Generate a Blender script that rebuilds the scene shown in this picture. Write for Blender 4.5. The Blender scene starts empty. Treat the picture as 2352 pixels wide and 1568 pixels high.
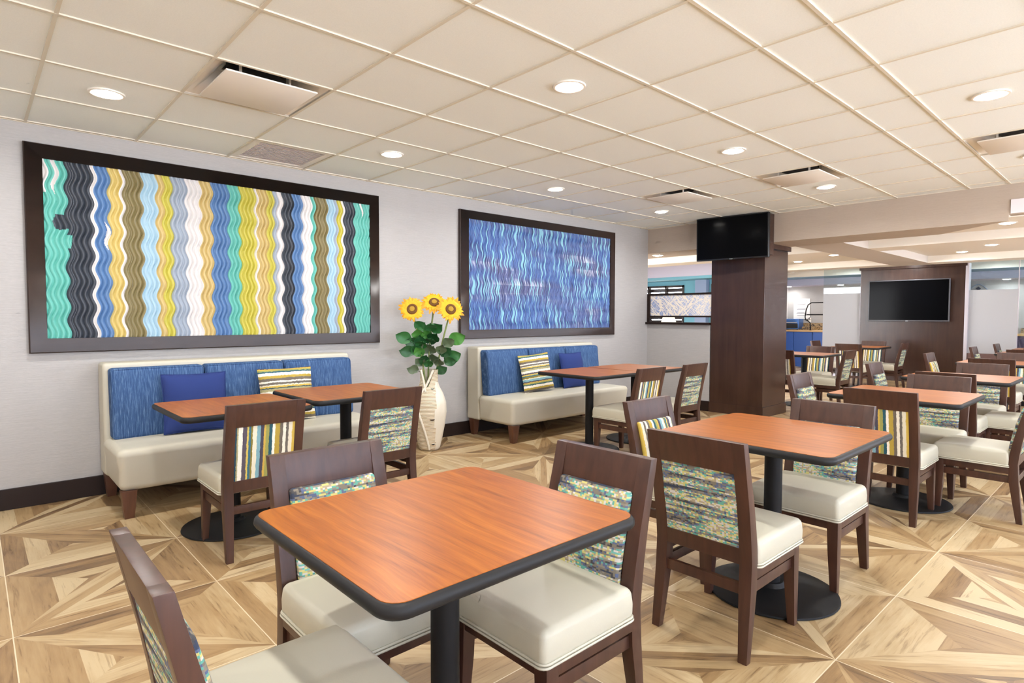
import bpy, bmesh, math, random
from mathutils import Vector, Matrix, Euler, noise
random.seed(7)
PI = math.pi
S = bpy.context.scene
COL = S.collection

# ------------------------------------------------------------------ materials
def lin(h):
    if isinstance(h, str):
        h = h.lstrip('#'); v = [int(h[i:i+2], 16)/255 for i in (0, 2, 4)]
    else:
        v = [c/255 for c in h]
    return tuple([c/12.92 if c <= .04045 else ((c+.055)/1.055)**2.4 for c in v]) + (1,)

class NT:
    def __init__(s, name):
        s.m = bpy.data.materials.new(name); s.m.use_nodes = True
        s.t = s.m.node_tree; s.n = s.t.nodes; s.l = s.t.links
        s.b = s.n['Principled BSDF']; s.out = s.n['Material Output']
    def node(s, t, **k):
        n = s.n.new(t)
        for a, v in k.items(): setattr(n, a, v)
        return n
    def link(s, a, b): s.l.new(a, b)
    def setin(s, sock, v):
        if isinstance(v, bpy.types.NodeSocket): s.l.new(v, sock)
        else: sock.default_value = v
    def M(s, op, a, b=0.0, c=None, clamp=False):
        n = s.n.new('ShaderNodeMath'); n.operation = op; n.use_clamp = clamp
        s.setin(n.inputs[0], a); s.setin(n.inputs[1], b)
        if c is not None: s.setin(n.inputs[2], c)
        return n.outputs[0]
    def coord(s, kind='Object'):
        return s.node('ShaderNodeTexCoord').outputs[kind]
    def pos(s):
        return s.node('ShaderNodeNewGeometry').outputs['Position']
    def xyz(s, v):
        n = s.node('ShaderNodeSeparateXYZ'); s.link(v, n.inputs[0]); return n.outputs
    def comb(s, x=0.0, y=0.0, z=0.0):
        n = s.node('ShaderNodeCombineXYZ')
        for i, v in enumerate((x, y, z)): s.setin(n.inputs[i], v)
        return n.outputs[0]
    def noise(s, v, scale=5, detail=2, rough=.5, dist=0):
        n = s.node('ShaderNodeTexNoise'); s.link(v, n.inputs['Vector'])
        n.inputs['Scale'].default_value = scale; n.inputs['Detail'].default_value = detail
        n.inputs['Roughness'].default_value = rough; n.inputs['Distortion'].default_value = dist
        return n.outputs['Fac']
    def white(s, v):
        n = s.node('ShaderNodeTexWhiteNoise', noise_dimensions='3D'); s.link(v, n.inputs['Vector'])
        return n.outputs['Value']
    def ramp(s, f, stops, interp='LINEAR'):
        n = s.node('ShaderNodeValToRGB'); n.color_ramp.interpolation = interp
        e = n.color_ramp.elements
        while len(e) < len(stops): e.new(.5)
        for i, (p, c) in enumerate(sorted(stops, key=lambda q: q[0])):
            e[i].position = p; e[i].color = lin(c) if not (isinstance(c, tuple) and len(c) == 4) else c
        s.setin(n.inputs[0], f)
        return n.outputs[0]
    def mix(s, f, a, b, mode='MIX'):
        n = s.node('ShaderNodeMix', data_type='RGBA', blend_type=mode)
        s.setin(n.inputs[0], f); s.setin(n.inputs[6], a); s.setin(n.inputs[7], b)
        return n.outputs[2]
    def bump(s, h, strength=.2, dist=.01):
        n = s.node('ShaderNodeBump'); n.inputs['Strength'].default_value = strength
        n.inputs['Distance'].default_value = dist
        s.link(h, n.inputs['Height']); s.link(n.outputs[0], s.b.inputs['Normal'])
    def fin(s, col=None, rough=.5, spec=.5, metal=0, coat=0):
        if col is not None: s.setin(s.b.inputs['Base Color'], col if isinstance(col, bpy.types.NodeSocket) else (lin(col) if not (isinstance(col, tuple) and len(col) == 4) else col))
        s.setin(s.b.inputs['Roughness'], rough)
        s.b.inputs['Specular IOR Level'].default_value = spec
        s.b.inputs['Metallic'].default_value = metal
        s.b.inputs['Coat Weight'].default_value = coat
        return s.m

def plain(name, col, rough=.5, spec=.5, metal=0, coat=0):
    return NT(name).fin(col, rough, spec, metal, coat)

def m_wood(name, c1, c2, rough=.35, axis=2, sc=1.0):
    t = NT(name); x = t.xyz(t.coord())
    s = [28*sc, 28*sc, 28*sc]; s[axis] = 2.2*sc
    v = t.comb(*[t.M('MULTIPLY', x[i], s[i]) for i in range(3)])
    n = t.noise(v, 1, 4, .6, .4)
    v2 = t.comb(*[t.M('MULTIPLY', x[i], 3.0) for i in range(3)])
    n2 = t.noise(v2, 1, 2)
    f = t.M('ADD', t.M('MULTIPLY', n, .6), t.M('MULTIPLY', n2, .4))
    return t.fin(t.ramp(f, [(.3, c1), (.7, c2)]), rough, .5)

def m_laminate():
    t = NT('table_laminate'); x = t.xyz(t.coord())
    w = t.noise(t.comb(t.M('MULTIPLY', x[0], 3.0), t.M('MULTIPLY', x[1], .9), 0.0), 2.0, 2)
    gx = t.M('ADD', x[0], t.M('MULTIPLY', w, .07))
    v = t.comb(t.M('MULTIPLY', gx, 42.0), t.M('MULTIPLY', x[1], 2.2), 0.0)
    n = t.noise(v, 1, 5, .62, .25)
    fine = t.noise(t.comb(t.M('MULTIPLY', gx, 260.0), t.M('MULTIPLY', x[1], 9.0), 0.0), 1, 2)
    f = t.M('ADD', t.M('MULTIPLY', n, .75), t.M('MULTIPLY', fine, .25))
    c = t.ramp(f, [(.28, '#6c360a'), (.45, '#944f10'), (.58, '#a45d16'), (.75, '#b87024')])
    t.bump(fine, .04, .002)
    return t.fin(c, .34, .34)

def m_floor():
    t = NT('floor_planks'); P = t.xyz(t.pos())
    T = .737
    U = t.M('DIVIDE', t.M('SUBTRACT', P[0], .09), T)
    V = t.M('DIVIDE', t.M('SUBTRACT', P[1], .76), T)
    iu = t.M('FLOOR', U); iv = t.M('FLOOR', V)
    a = t.M('SUBTRACT', t.M('SUBTRACT', U, iu), .5); b = t.M('SUBTRACT', t.M('SUBTRACT', V, iv), .5)
    p = t.M('ABSOLUTE', a); q = t.M('ABSOLUTE', b)
    odd = t.M('MODULO', t.M('ABSOLUTE', t.M('ADD', iu, iv)), 2.0)
    sg = t.M('SUBTRACT', 1.0, t.M('MULTIPLY', odd, 2.0))
    am = t.M('MULTIPLY', a, sg)
    e = t.M('ADD', am, b); d = t.M('SUBTRACT', am, b)      # across / along the spindle diagonal
    isarm = t.M('LESS_THAN', t.M('ABSOLUTE', e), t.M('MULTIPLY', t.M('SUBTRACT', 1.0, t.M('ABSOLUTE', d)), .20))
    rest = t.M('SUBTRACT', 1.0, isarm)
    horiz = t.M('LESS_THAN', t.M('MULTIPLY', e, d), 0.0)   # triangles on the edges running along x
    triB = t.M('MULTIPLY', rest, horiz); triA = t.M('MULTIPLY', rest, t.M('SUBTRACT', 1.0, horiz))
    across = t.M('MULTIPLY', e, .7071); along = t.M('MULTIPLY', d, .7071)
    tilt = t.M('MULTIPLY', t.M('SUBTRACT', t.white(t.comb(iu, iv, 3.0)), .5), .16)
    arm_s = t.M('FLOOR', t.M('ADD', t.M('MULTIPLY', t.M('ADD', across, t.M('MULTIPLY', along, tilt)), 15.0), .5))
    se = t.M('SIGN', e)
    w1 = t.M('ADD', 7.4, t.M('MULTIPLY', t.white(t.comb(iu, iv, t.M('ADD', t.M('MULTIPLY', se, 2.0), horiz))), 2.2))
    eB = t.M('FLOOR', t.M('MULTIPLY', t.M('SUBTRACT', .5, q), w1)); eA = t.M('FLOOR', t.M('MULTIPLY', t.M('SUBTRACT', .5, p), w1))
    strip = t.M('ADD', t.M('ADD', t.M('MULTIPLY', isarm, arm_s), t.M('MULTIPLY', triB, t.M('ADD', eB, t.M('MULTIPLY', se, 20.0)))),
                t.M('MULTIPLY', triA, t.M('ADD', eA, t.M('ADD', 60.0, t.M('MULTIPLY', se, 9.0)))))
    region = t.M('ADD', isarm, t.M('MULTIPLY', triB, 10.0))
    rnd = t.white(t.comb(t.M('ADD', iu, t.M('MULTIPLY', strip, .37)), t.M('ADD', iv, t.M('MULTIPLY', region, .71)), strip))
    gl = t.M('ADD', t.M('ADD', t.M('MULTIPLY', isarm, along), t.M('MULTIPLY', triB, a)), t.M('MULTIPLY', triA, b))
    ga = t.M('ADD', t.M('ADD', t.M('MULTIPLY', isarm, across), t.M('MULTIPLY', triB, b)), t.M('MULTIPLY', triA, a))
    off = t.M('MULTIPLY', rnd, 37.0)
    g = t.noise(t.comb(t.M('ADD', t.M('MULTIPLY', gl, 2.6), off), t.M('MULTIPLY', ga, 38.0), off), 1, 5, .65, .5)
    g2 = t.noise(t.comb(t.M('ADD', t.M('MULTIPLY', gl, 2.2), off), t.M('MULTIPLY', ga, 7.0), off), 1, 3, .6, .8)
    f = t.M('ADD', t.M('MULTIPLY', rnd, .56), t.M('ADD', t.M('MULTIPLY', g, .34), t.M('MULTIPLY', g2, .34)))
    col = t.ramp(f, [(.18, '#564330'), (.30, '#6f563b'), (.40, '#876a48'), (.52, '#9c7e57'), (.66, '#ab9068'), (.84, '#bfa984')])
    streak = t.ramp(g, [(.30, '#7a5a3c'), (.44, '#ffffff')])
    col = t.mix(.5, col, streak, 'MULTIPLY')
    # grout
    eg = t.M('SUBTRACT', .5, t.M('MAXIMUM', p, q))
    gr = t.M('LESS_THAN', eg, .0028)
    col = t.mix(t.M('MULTIPLY', gr, .75), col, lin('#e2d2b4'))
    t.bump(t.M('SUBTRACT', g, gr), .08, .004)
    return t.fin(col, t.M('ADD', .30, t.M('MULTIPLY', g2, .2)), .45)

def m_wallpaper(name, c1, c2):
    t = NT(name); P = t.xyz(t.pos())
    h = t.M('ADD', P[0], P[1])
    n = t.noise(t.comb(t.M('MULTIPLY', h, 6.0), 0.0, t.M('MULTIPLY', P[2], 130.0)), 1, 3, .7)
    n2 = t.noise(t.comb(t.M('MULTIPLY', h, 40.0), 0.0, t.M('MULTIPLY', P[2], 300.0)), 1, 2)
    f = t.M('ADD', t.M('MULTIPLY', n, .6), t.M('MULTIPLY', n2, .4))
    t.bump(f, .25, .004)
    return t.fin(t.ramp(f, [(.3, c1), (.7, c2)]), .62, .35)

def m_tile():
    t = NT('ceiling_tile'); v = t.pos()
    n = t.noise(v, 160, 3, .7)
    t.bump(n, .15, .002)
    return t.fin(t.ramp(n, [(.3, '#ecf0ee'), (.7, '#f3f6f4')]), .85, .2)

STRIPE = ['#e9e1cf', '#6f665c', '#b39a44', '#efe8da', '#2f5a66', '#9a9a58', '#c8a850', '#4d4a58', '#7fa9b4', '#e6dfc8',
          '#8b7d3c', '#3f6f80', '#d3bd62', '#5c5560', '#efe9dc', '#a8a37a', '#2b4c5c', '#c9ab4e', '#ddd5c0', '#6d665e']
def m_stripes(name, axis, period=.42, jitter=.006, seed=0):
    t = NT(name); x = t.xyz(t.coord())
    o = [i for i in range(3) if i != axis]
    n = t.noise(t.comb(t.M('MULTIPLY', x[o[0]], 30.0), t.M('MULTIPLY', x[o[1]], 30.0), t.M('MULTIPLY', x[axis], 25.0)), 1.6, 4, .75)
    u = t.M('ADD', x[axis], t.M('MULTIPLY', t.M('SUBTRACT', n, .5), jitter*2.6))
    f = t.M('FRACT', t.M('ADD', t.M('DIVIDE', u, period), .317+seed*.19))
    rr = random.Random(11+seed); pos = [0.0]
    for c in STRIPE[1:]: pos.append(pos[-1]+rr.uniform(.35, 1.3))
    tot = pos[-1]+.8
    col = t.ramp(f, [(pp/tot, c) for pp, c in zip(pos, STRIPE)], 'CONSTANT')
    wv = t.noise(t.coord(), 900, 1)
    t.bump(wv, .12, .001)
    return t.fin(col, .75, .25)

def m_pixels():
    t = NT('upholstery_pixels'); x = t.xyz(t.coord())
    by = t.M('FLOOR', t.M('DIVIDE', x[1], .0078)); bz = t.M('FLOOR', t.M('DIVIDE', x[2], .0056))
    band = t.noise(t.comb(t.M('MULTIPLY', by, .022), 0.0, t.M('MULTIPLY', bz, .27)), 1, 2, .7)
    mid = t.noise(t.comb(t.M('MULTIPLY', by, .16), 7.0, t.M('MULTIPLY', bz, .8)), 1, 2, .7)
    wh = t.white(t.comb(by, 3.0, bz))
    f = t.M('ADD', t.M('MULTIPLY', band, .78), t.M('ADD', t.M('MULTIPLY', mid, .17), t.M('MULTIPLY', wh, .06)))
    col = t.ramp(f, [(0, '#3b4254'), (.39, '#4d4b4c'), (.425, '#7d7568'), (.455, '#5b6684'), (.475, '#8a8377'), (.50, '#66a596'), (.52, '#c8bf78'),
                     (.545, '#c9c5bd'), (.57, '#a99a80'), (.595, '#cfc684'), (.62, '#73b3a8'), (.645, '#dcd8d0'), (.68, '#55585f'), (.70, '#c9bf80')], 'CONSTANT')
    t.bump(t.noise(t.coord(), 900, 1), .12, .001)
    return t.fin(col, .7, .25)

def m_weave():
    t = NT('blue_woven_fabric'); x = t.xyz(t.coord())
    n = t.noise(t.comb(t.M('MULTIPLY', x[0], 260.0), t.M('MULTIPLY', x[1], 20.0), t.M('MULTIPLY', x[2], 12.0)), 1, 3, .7)
    t.bump(n, .2, .002)
    return t.fin(t.ramp(n, [(.3, '#2a446c'), (.52, '#3d5a84'), (.7, '#6c86aa')]), .8, .2)

def m_vinyl(name, col):
    t = NT(name); n = t.noise(t.coord(), 260, 3, .6); n2 = t.noise(t.coord(), 9, 2)
    t.bump(t.M('ADD', n, t.M('MULTIPLY', n2, 1.5)), .08, .003)
    return t.fin(col, .42, .4)

def m_art_blue():
    t = NT('blue_art'); n = t.node('ShaderNodeUVMap', uv_map='uv'); u = t.xyz(n.outputs[0])
    fine = t.noise(t.comb(t.M('MULTIPLY', u[0], 75.0), 0.0, t.M('MULTIPLY', u[1], 5.0)), 1, 2, .6)
    lines = t.noise(t.comb(t.M('MULTIPLY', u[0], 52.0), 4.0, t.M('MULTIPLY', u[1], 3.2)), 1, 0, .4)
    big = t.noise(t.comb(t.M('MULTIPLY', u[0], .9), 9.0, t.M('MULTIPLY', u[1], 3.4)), 1, 2)
    base = t.ramp(fine, [(.3, '#22305a'), (.45, '#365290'), (.58, '#4a6ea8'), (.72, '#7698c4')])
    violet = t.ramp(fine, [(.3, '#2c3152'), (.48, '#474f7e'), (.7, '#8288b0')])
    c = t.mix(t.ramp(big, [(.46, (0, 0, 0, 1)), (.66, (1, 1, 1, 1))]), base, violet)
    ph = t.M('SINE', t.M('MULTIPLY', u[1], 2*PI/.165))
    ln = t.ramp(lines, [(.60, (0, 0, 0, 1)), (.645, (1, 1, 1, 1))])
    c = t.mix(ln, c, lin('#84bccc'))
    w = t.ramp(t.M('ADD', t.M('MULTIPLY', big, .5), t.M('MULTIPLY', fine, .5)), [(.57, (0, 0, 0, 1)), (.66, (1, 1, 1, 1))])
    w = t.M('MULTIPLY', w, t.M('MULTIPLY', t.M('GREATER_THAN', ph, .1), .75))  # pale highlight painted on one slope of each wave
    c = t.mix(w, c, lin('#cfd0e2'))
    t.bump(t.noise(t.comb(t.M('MULTIPLY', u[0], 70.0), 0.0, 0.0), 1, 1), .6, .012)
    return t.fin(c, .4, .5)

def m_art_stripes():
    t = NT('stripe_art')
    a = t.node('ShaderNodeVertexColor', layer_name='Col')
    n = t.node('ShaderNodeUVMap', uv_map='uv'); u = t.xyz(n.outputs[0])
    g = t.noise(t.comb(t.M('MULTIPLY', u[0], 60.0), 0.0, t.M('MULTIPLY', u[1], 1.3)), 1, 1, .4)
    t.bump(g, .35, .01)
    return t.fin(a.outputs['Color'], .42, .45)

def m_emit(name, col, s):
    t = NT(name); e = t.node('ShaderNodeEmission'); e.inputs[0].default_value = lin(col); e.inputs[1].default_value = s
    t.link(e.outputs[0], t.out.inputs[0]); return t.m

def m_glass(name, tint='#eef6f8', refl=.07):
    t = NT(name)
    tr = t.node('ShaderNodeBsdfTransparent'); tr.inputs[0].default_value = lin(tint)
    gl = t.node('ShaderNodeBsdfGlossy'); gl.inputs['Roughness'].default_value = .02
    mx = t.node('ShaderNodeMixShader'); mx.inputs[0].default_value = refl
    t.link(tr.outputs[0], mx.inputs[1]); t.link(gl.outputs[0], mx.inputs[2]); t.link(mx.outputs[0], t.out.inputs[0])
    return t.m

def m_frost(name, col='#d9d8da', trans=.45):
    t = NT(name)
    d = t.node('ShaderNodeBsdfDiffuse'); d.inputs[0].default_value = lin(col)
    tr = t.node('ShaderNodeBsdfTranslucent'); tr.inputs[0].default_value = lin(col)
    mx = t.node('ShaderNodeMixShader'); mx.inputs[0].default_value = trans
    t.link(d.outputs[0], mx.inputs[1]); t.link(tr.outputs[0], mx.inputs[2]); t.link(mx.outputs[0], t.out.inputs[0])
    return t.m

def m_twigs():
    t = NT('twig_resin'); x = t.xyz(t.pos())
    d = None
    for k, (ang, sc, sd) in enumerate([(.9, 21, 1), (-.7, 19, 5), (.35, 17, 9), (-1.2, 16, 13), (.62, 24, 21), (-.95, 23, 29)]):
        ca, sa = math.cos(ang), math.sin(ang)
        v = t.M('ADD', t.M('MULTIPLY', x[1], ca*sc), t.M('MULTIPLY', x[2], sa*sc))
        w = t.M('ADD', t.M('MULTIPLY', x[1], -sa*1.5), t.M('MULTIPLY', x[2], ca*1.5))
        n = t.noise(t.comb(v, t.M('ADD', w, float(sd)), float(sd)), 1.0, 1)
        f = t.M('LESS_THAN', t.M('ABSOLUTE', t.M('SUBTRACT', n, .5)), .017)
        d = f if d is None else t.M('MAXIMUM', d, f)
    base = t.ramp(t.noise(t.pos(), 3, 1), [(.35, '#9aa8cc'), (.65, '#c4cbe0')])
    col = t.mix(d, base, lin('#f6ecde'))
    return t.fin(col, .3, .5)

def m_ceramic():
    t = NT('vase_ribbed'); x = t.xyz(t.coord())
    z = t.M('ADD', x[2], t.M('MULTIPLY', t.noise(t.coord(), 12, 2), .01))
    w = t.M('SINE', t.M('MULTIPLY', z, 2*PI/.0125))
    c = t.ramp(t.M('ADD', t.M('MULTIPLY', w, .5), .5), [(.0, '#a88457'), (.3, '#e2d3b6'), (1, '#eee5d0')])
    t.bump(w, .5, .004)
    return t.fin(c, .55, .3)

MAT = {}
def mats():
    g = MAT
    g['wood'] = m_wood('chair_wood', '#36211a', '#543528', .36, 2)
    g['espresso'] = m_wood('espresso_wood', '#281b16', '#382821', .34, 0, .6)
    g['espresso_v'] = m_wood('espresso_veneer', '#33211a', '#4a3127', .27, 2, .5)
    g['espresso_flat'] = plain('espresso_lacquer', '#261a15', .45, .25)
    g['leg'] = m_wood('sofa_leg_wood', '#4d3023', '#6b4532', .35, 2)
    g['laminate'] = m_laminate()
    g['edge'] = plain('table_edge_vinyl', '#262525', .45, .2)
    g['black_metal'] = plain('black_powder_coat', '#1d1c1c', .5, .2)
    g['floor'] = m_floor()
    g['wall'] = m_wallpaper('wallpaper', '#a9a6a4', '#b8b5b3')
    g['wallw'] = plain('painted_wall_white', '#dcd6d2', .7, .3)
    g['fascia'] = m_wallpaper('fascia_wallpaper', '#b6a798', '#c2b4a5')
    g['soffit'] = plain('soffit_paint', '#c9c0b8', .7, .3)
    g['cream'] = plain('beam_cream_paint', '#ece6dc', .75, .3)
    g['bluesoffit'] = plain('soffit_cove_blue', '#8fb2d2', .7, .3)  # blue cove lighting put into the soffit colour
    g['teal'] = plain('teal_paint', '#78b4c6', .6, .3)
    g['lilac'] = plain('lilac_paint', '#c9c8dc', .7, .3)
    g['slate'] = plain('slate_paint', '#8fa0bd', .6, .3)
    g['tile'] = m_tile()
    g['tbar'] = plain('ceiling_grid_paint', '#ddd5c4', .5)
    g['ventwhite'] = plain('vent_paint', '#efe9e0', .5)
    g['grille'] = plain('grille_paint', '#eee8ec', .5)
    g['ventdark'] = plain('vent_dark', '#1d1a1c', .6)
    g['vinyl'] = m_vinyl('seat_vinyl', '#c0bba8')
    g['sofa'] = m_vinyl('sofa_vinyl', '#c6c0ae')
    g['weave'] = m_weave()
    g['navy'] = plain('navy_cotton', '#2c3c74', .85, .2)
    g['stripe'] = m_stripes('upholstery_stripes', 1, .33, .005, 0)
    g['stripe_z'] = m_stripes('pillow_stripes', 2, .30, .008, 2)
    g['pixel'] = m_pixels()
    g['art1'] = m_art_stripes()
    g['art2'] = m_art_blue()
    g['screen'] = plain('tv_screen', '#08080a', .14, .06)
    g['tvbody'] = plain('tv_bezel', '#18181b', .35, .5)
    g['tvgrey'] = plain('tv_bezel_grey', '#5a5a60', .35, .5)
    g['lens'] = m_emit('lamp_lens', '#fffaf2', 32.0)
    g['ring'] = plain('downlight_ring', '#f2ece2', .4)
    g['glass'] = m_glass('clear_glass')
    g['pane'] = m_glass('window_glass', '#f4f8ff', .06)
    g['frost'] = m_frost('frosted_film')
    g['alu'] = plain('pale_metal', '#cfcad2', .35, .5, .3)
    g['twig'] = m_twigs()
    g['vase'] = m_ceramic()
    g['vase_plain'] = plain('vase_smooth', '#e4dccb', .35, .5)
    g['vase_crack'] = plain('vase_crack', '#2a1d12', .7)
    g['stem'] = plain('stem_green', '#7c8a4a', .55)
    g['petal'] = plain('petal_yellow', '#f2b414', .55)
    g['petal2'] = plain('petal_amber', '#e0950c', .55)
    g['disc'] = plain('flower_disc', '#6b4517', .8)
    g['disc2'] = plain('flower_disc_centre', '#b08a2c', .8)
    for i, c in enumerate(['#2f6b34', '#25562c', '#4c8a3a', '#5f6f52']): g['leaf%d' % i] = plain('leaf_green_%d' % i, c, .45)
    g['bluecab'] = plain('cabinet_blue', '#2f5fb4', .4)
    g['purplecab'] = plain('cabinet_dark', '#4b3f57', .4)
    g['counter'] = plain('counter_laminate', '#d9b07a', .4)
    t = NT('granite'); g['granite'] = t.fin(t.ramp(t.noise(t.pos(), 26, 4, .7), [(.4, '#3d3026'), (.55, '#b59a72'), (.7, '#5b4c3c')]), .3)
    g['paper'] = plain('paper', '#f6f5f2', .7)
    g['ink'] = plain('ink', '#4a4a58', .7)
    g['chrome'] = plain('chrome', '#c9ced6', .15, .5, 1)
    g['bluemetal'] = plain('blue_steel', '#4f78b8', .25, .5, .5)
    g['blackpl'] = plain('black_plastic', '#141418', .35)
    g['shutter'] = plain('shutter_wood', '#3c332f', .45)
    g['shade'] = plain('lamp_shade_linen', '#ece3cc', .8)
    g['skirt'] = plain('wall_plinth', '#6e5450', .6)

# ------------------------------------------------------------------ mesh helpers
def link(name, me, mat, parent=None, smooth=True, angle=40):
    o = bpy.data.objects.new(name, me); COL.objects.link(o)
    if mat is not None:
        me.materials.clear()
        for m in (mat if isinstance(mat, (list, tuple)) else [mat]): me.materials.append(m)
    if parent is not None: o.parent = parent
    if smooth:
        for p in me.polygons: p.use_smooth = True
        try: me.set_sharp_from_angle(angle=math.radians(angle))
        except Exception: pass
    return o

class B:
    """collects shapes into one mesh"""
    def __init__(s): s.v = []; s.f = []; s.mi = []
    def add(s, vs, fs, mi=0):
        k = len(s.v); s.v += [tuple(v) for v in vs]; s.f += [tuple(i+k for i in f) for f in fs]; s.mi += [mi]*len(fs)
    def box(s, x0, y0, z0, x1, y1, z1, mi=0):
        v = [(x, y, z) for z in (z0, z1) for y in (y0, y1) for x in (x0, x1)]
        s.add(v, [(0, 2, 3, 1), (4, 5, 7, 6), (0, 1, 5, 4), (2, 6, 7, 3), (0, 4, 6, 2), (1, 3, 7, 5)], mi)
    def prism(s, poly, axis, a, b, mi=0):
        """poly: 2D points in the two other axes; extruded from a to b on axis"""
        n = len(poly)
        def P(p, t):
            if axis == 0: return (t, p[0], p[1])
            if axis == 1: return (p[0], t, p[1])
            return (p[0], p[1], t)
        vs = [P(p, a) for p in poly] + [P(p, b) for p in poly]
        s.add(vs, [tuple(range(n))[::-1], tuple(range(n, 2*n))] + [(i, (i+1) % n, n+(i+1) % n, n+i) for i in range(n)], mi)
    def loft(s, rings, close=True, caps=True, mi=0):
        n = len(rings[0]); vs = [p for r in rings for p in r]; fs = []
        for j in range(len(rings)-1):
            for i in range(n if close else n-1):
                i2 = (i+1) % n
                fs.append((j*n+i, j*n+i2, (j+1)*n+i2, (j+1)*n+i))
        if caps:
            fs.append(tuple(range(n))[::-1]); fs.append(tuple(range((len(rings)-1)*n, len(rings)*n)))
        s.add(vs, fs, mi)
    def lathe(s, prof, seg=32, cx=0, cy=0, mi=0, caps=True):
        s.loft([[(cx+r*math.cos(2*PI*i/seg), cy+r*math.sin(2*PI*i/seg), z) for i in range(seg)] for r, z in prof], True, caps, mi)
    def tube(s, pts, r, seg=8, closed=False, mi=0, caps=True):
        pts = [Vector(p) for p in pts]; n = len(pts); rings = []
        rr = r if isinstance(r, (list, tuple)) else [r]*n
        up = Vector((0, 0, 1)); prev = None
        for i in range(n):
            if closed: d = pts[(i+1) % n]-pts[i-1]
            else: d = pts[min(i+1, n-1)]-pts[max(i-1, 0)]
            d.normalize()
            if prev is None:
                a = d.cross(up)
                if a.length < .1: a = d.cross(Vector((1, 0, 0)))
            else: a = prev-d*prev.dot(d)
            a.normalize(); prev = a; b = d.cross(a)
            rings.append([tuple(pts[i]+(a*math.cos(2*PI*k/seg)+b*math.sin(2*PI*k/seg))*rr[i]) for k in range(seg)])
        if closed: rings.append(rings[0]); caps = False
        s.loft(rings, True, caps, mi)
    def build(s, name, mat, parent=None, smooth=True, bevel=0, angle=40):
        me = bpy.data.meshes.new(name); me.from_pydata(s.v, [], s.f)
        for p, i in zip(me.polygons, s.mi): p.material_index = i
        bm = bmesh.new(); bm.from_mesh(me)
        bmesh.ops.remove_doubles(bm, verts=bm.verts, dist=1e-6)
        bmesh.ops.recalc_face_normals(bm, faces=bm.faces)
        if bevel:
            es = [e for e in bm.edges if len(e.link_faces) == 2 and e.calc_face_angle(0) > math.radians(35)]
            bmesh.ops.bevel(bm, geom=es, offset=bevel, segments=2, profile=.7, affect='EDGES')
        bm.to_mesh(me); bm.free()
        return link(name, me, mat, parent, smooth, angle)

def rgrid(s_, r, nin=6, nr=3):
    out = []
    th = [math.tan(math.radians(45*k/nr)) for k in range(nr, 0, -1)]
    out += [-(s_-r)-r*t for t in th]
    for i in range(nin+1): out.append(-(s_-r)+2*(s_-r)*i/nin)
    out += [(s_-r)+r*t for t in th[::-1]]
    return out
def rbox(b, c, s, r, nin=(6, 6, 2), nr=3, fn=None, mi=0):
    """rounded box; c centre, s half sizes"""
    G = [rgrid(s[i], r, nin[i], nr) for i in range(3)]
    for ax in range(3):
        o = [i for i in range(3) if i != ax]
        for sg in (-1, 1):
            A, Bq = G[o[0]], G[o[1]]; vs = []
            for q in Bq:
                for p in A:
                    P = [0, 0, 0]; P[ax] = sg*s[ax]; P[o[0]] = p; P[o[1]] = q
                    inn = [max(-(s[i]-r), min(s[i]-r, P[i])) for i in range(3)]
                    d = Vector([P[i]-inn[i] for i in range(3)])
                    if d.length > 1e-9: d = d.normalized()*r
                    v = Vector(inn)+d
                    if fn: v = Vector(fn(v.x/s[0], v.y/s[1], v.z/s[2], v))
                    vs.append((v.x+c[0], v.y+c[1], v.z+c[2]))
            n = len(A); fs = []
            for j in range(len(Bq)-1):
                for i in range(n-1): fs.append((j*n+i, j*n+i+1, (j+1)*n+i+1, (j+1)*n+i))
            b.add(vs, fs, mi)

def rrect(x0, y0, x1, y1, r, seg=6):
    pts = []
    for cx, cy, a in ((x1-r, y1-r, 0), (x0+r, y1-r, 90), (x0+r, y0+r, 180), (x1-r, y0+r, 270)):
        for k in range(seg+1):
            t = math.radians(a+90*k/seg); pts.append((cx+r*math.cos(t), cy+r*math.sin(t)))
    return pts

def empty(name, loc, rz=0):
    o = bpy.data.objects.new(name, None); COL.objects.link(o); o.location = loc; o.rotation_euler = (0, 0, math.radians(rz))
    o.empty_display_size = .1
    return o
def tag(o, label, cat, group=None):
    o['label'] = label; o['category'] = cat
    if group: o['group'] = group
    return o
def thing(name, label, cat, loc=(0, 0, 0), rz=0, group=None): return tag(empty(name, loc, rz), label, cat, group)
def struct(name, b, mat, smooth=False, bevel=0):
    o = b.build(name, mat, None, smooth, bevel); o['kind'] = 'structure'; return o
def copy_tree(root, loc, rz, label, group=None):
    r = root.copy(); COL.objects.link(r); r.location = loc; r.rotation_euler = (0, 0, math.radians(rz)); r['label'] = label
    if group: r['group'] = group
    for ch in list(root.children):
        c = ch.copy(); COL.objects.link(c); c.parent = r
        for gch in list(ch.children):
            d = gch.copy(); COL.objects.link(d); d.parent = c
    return r

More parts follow.
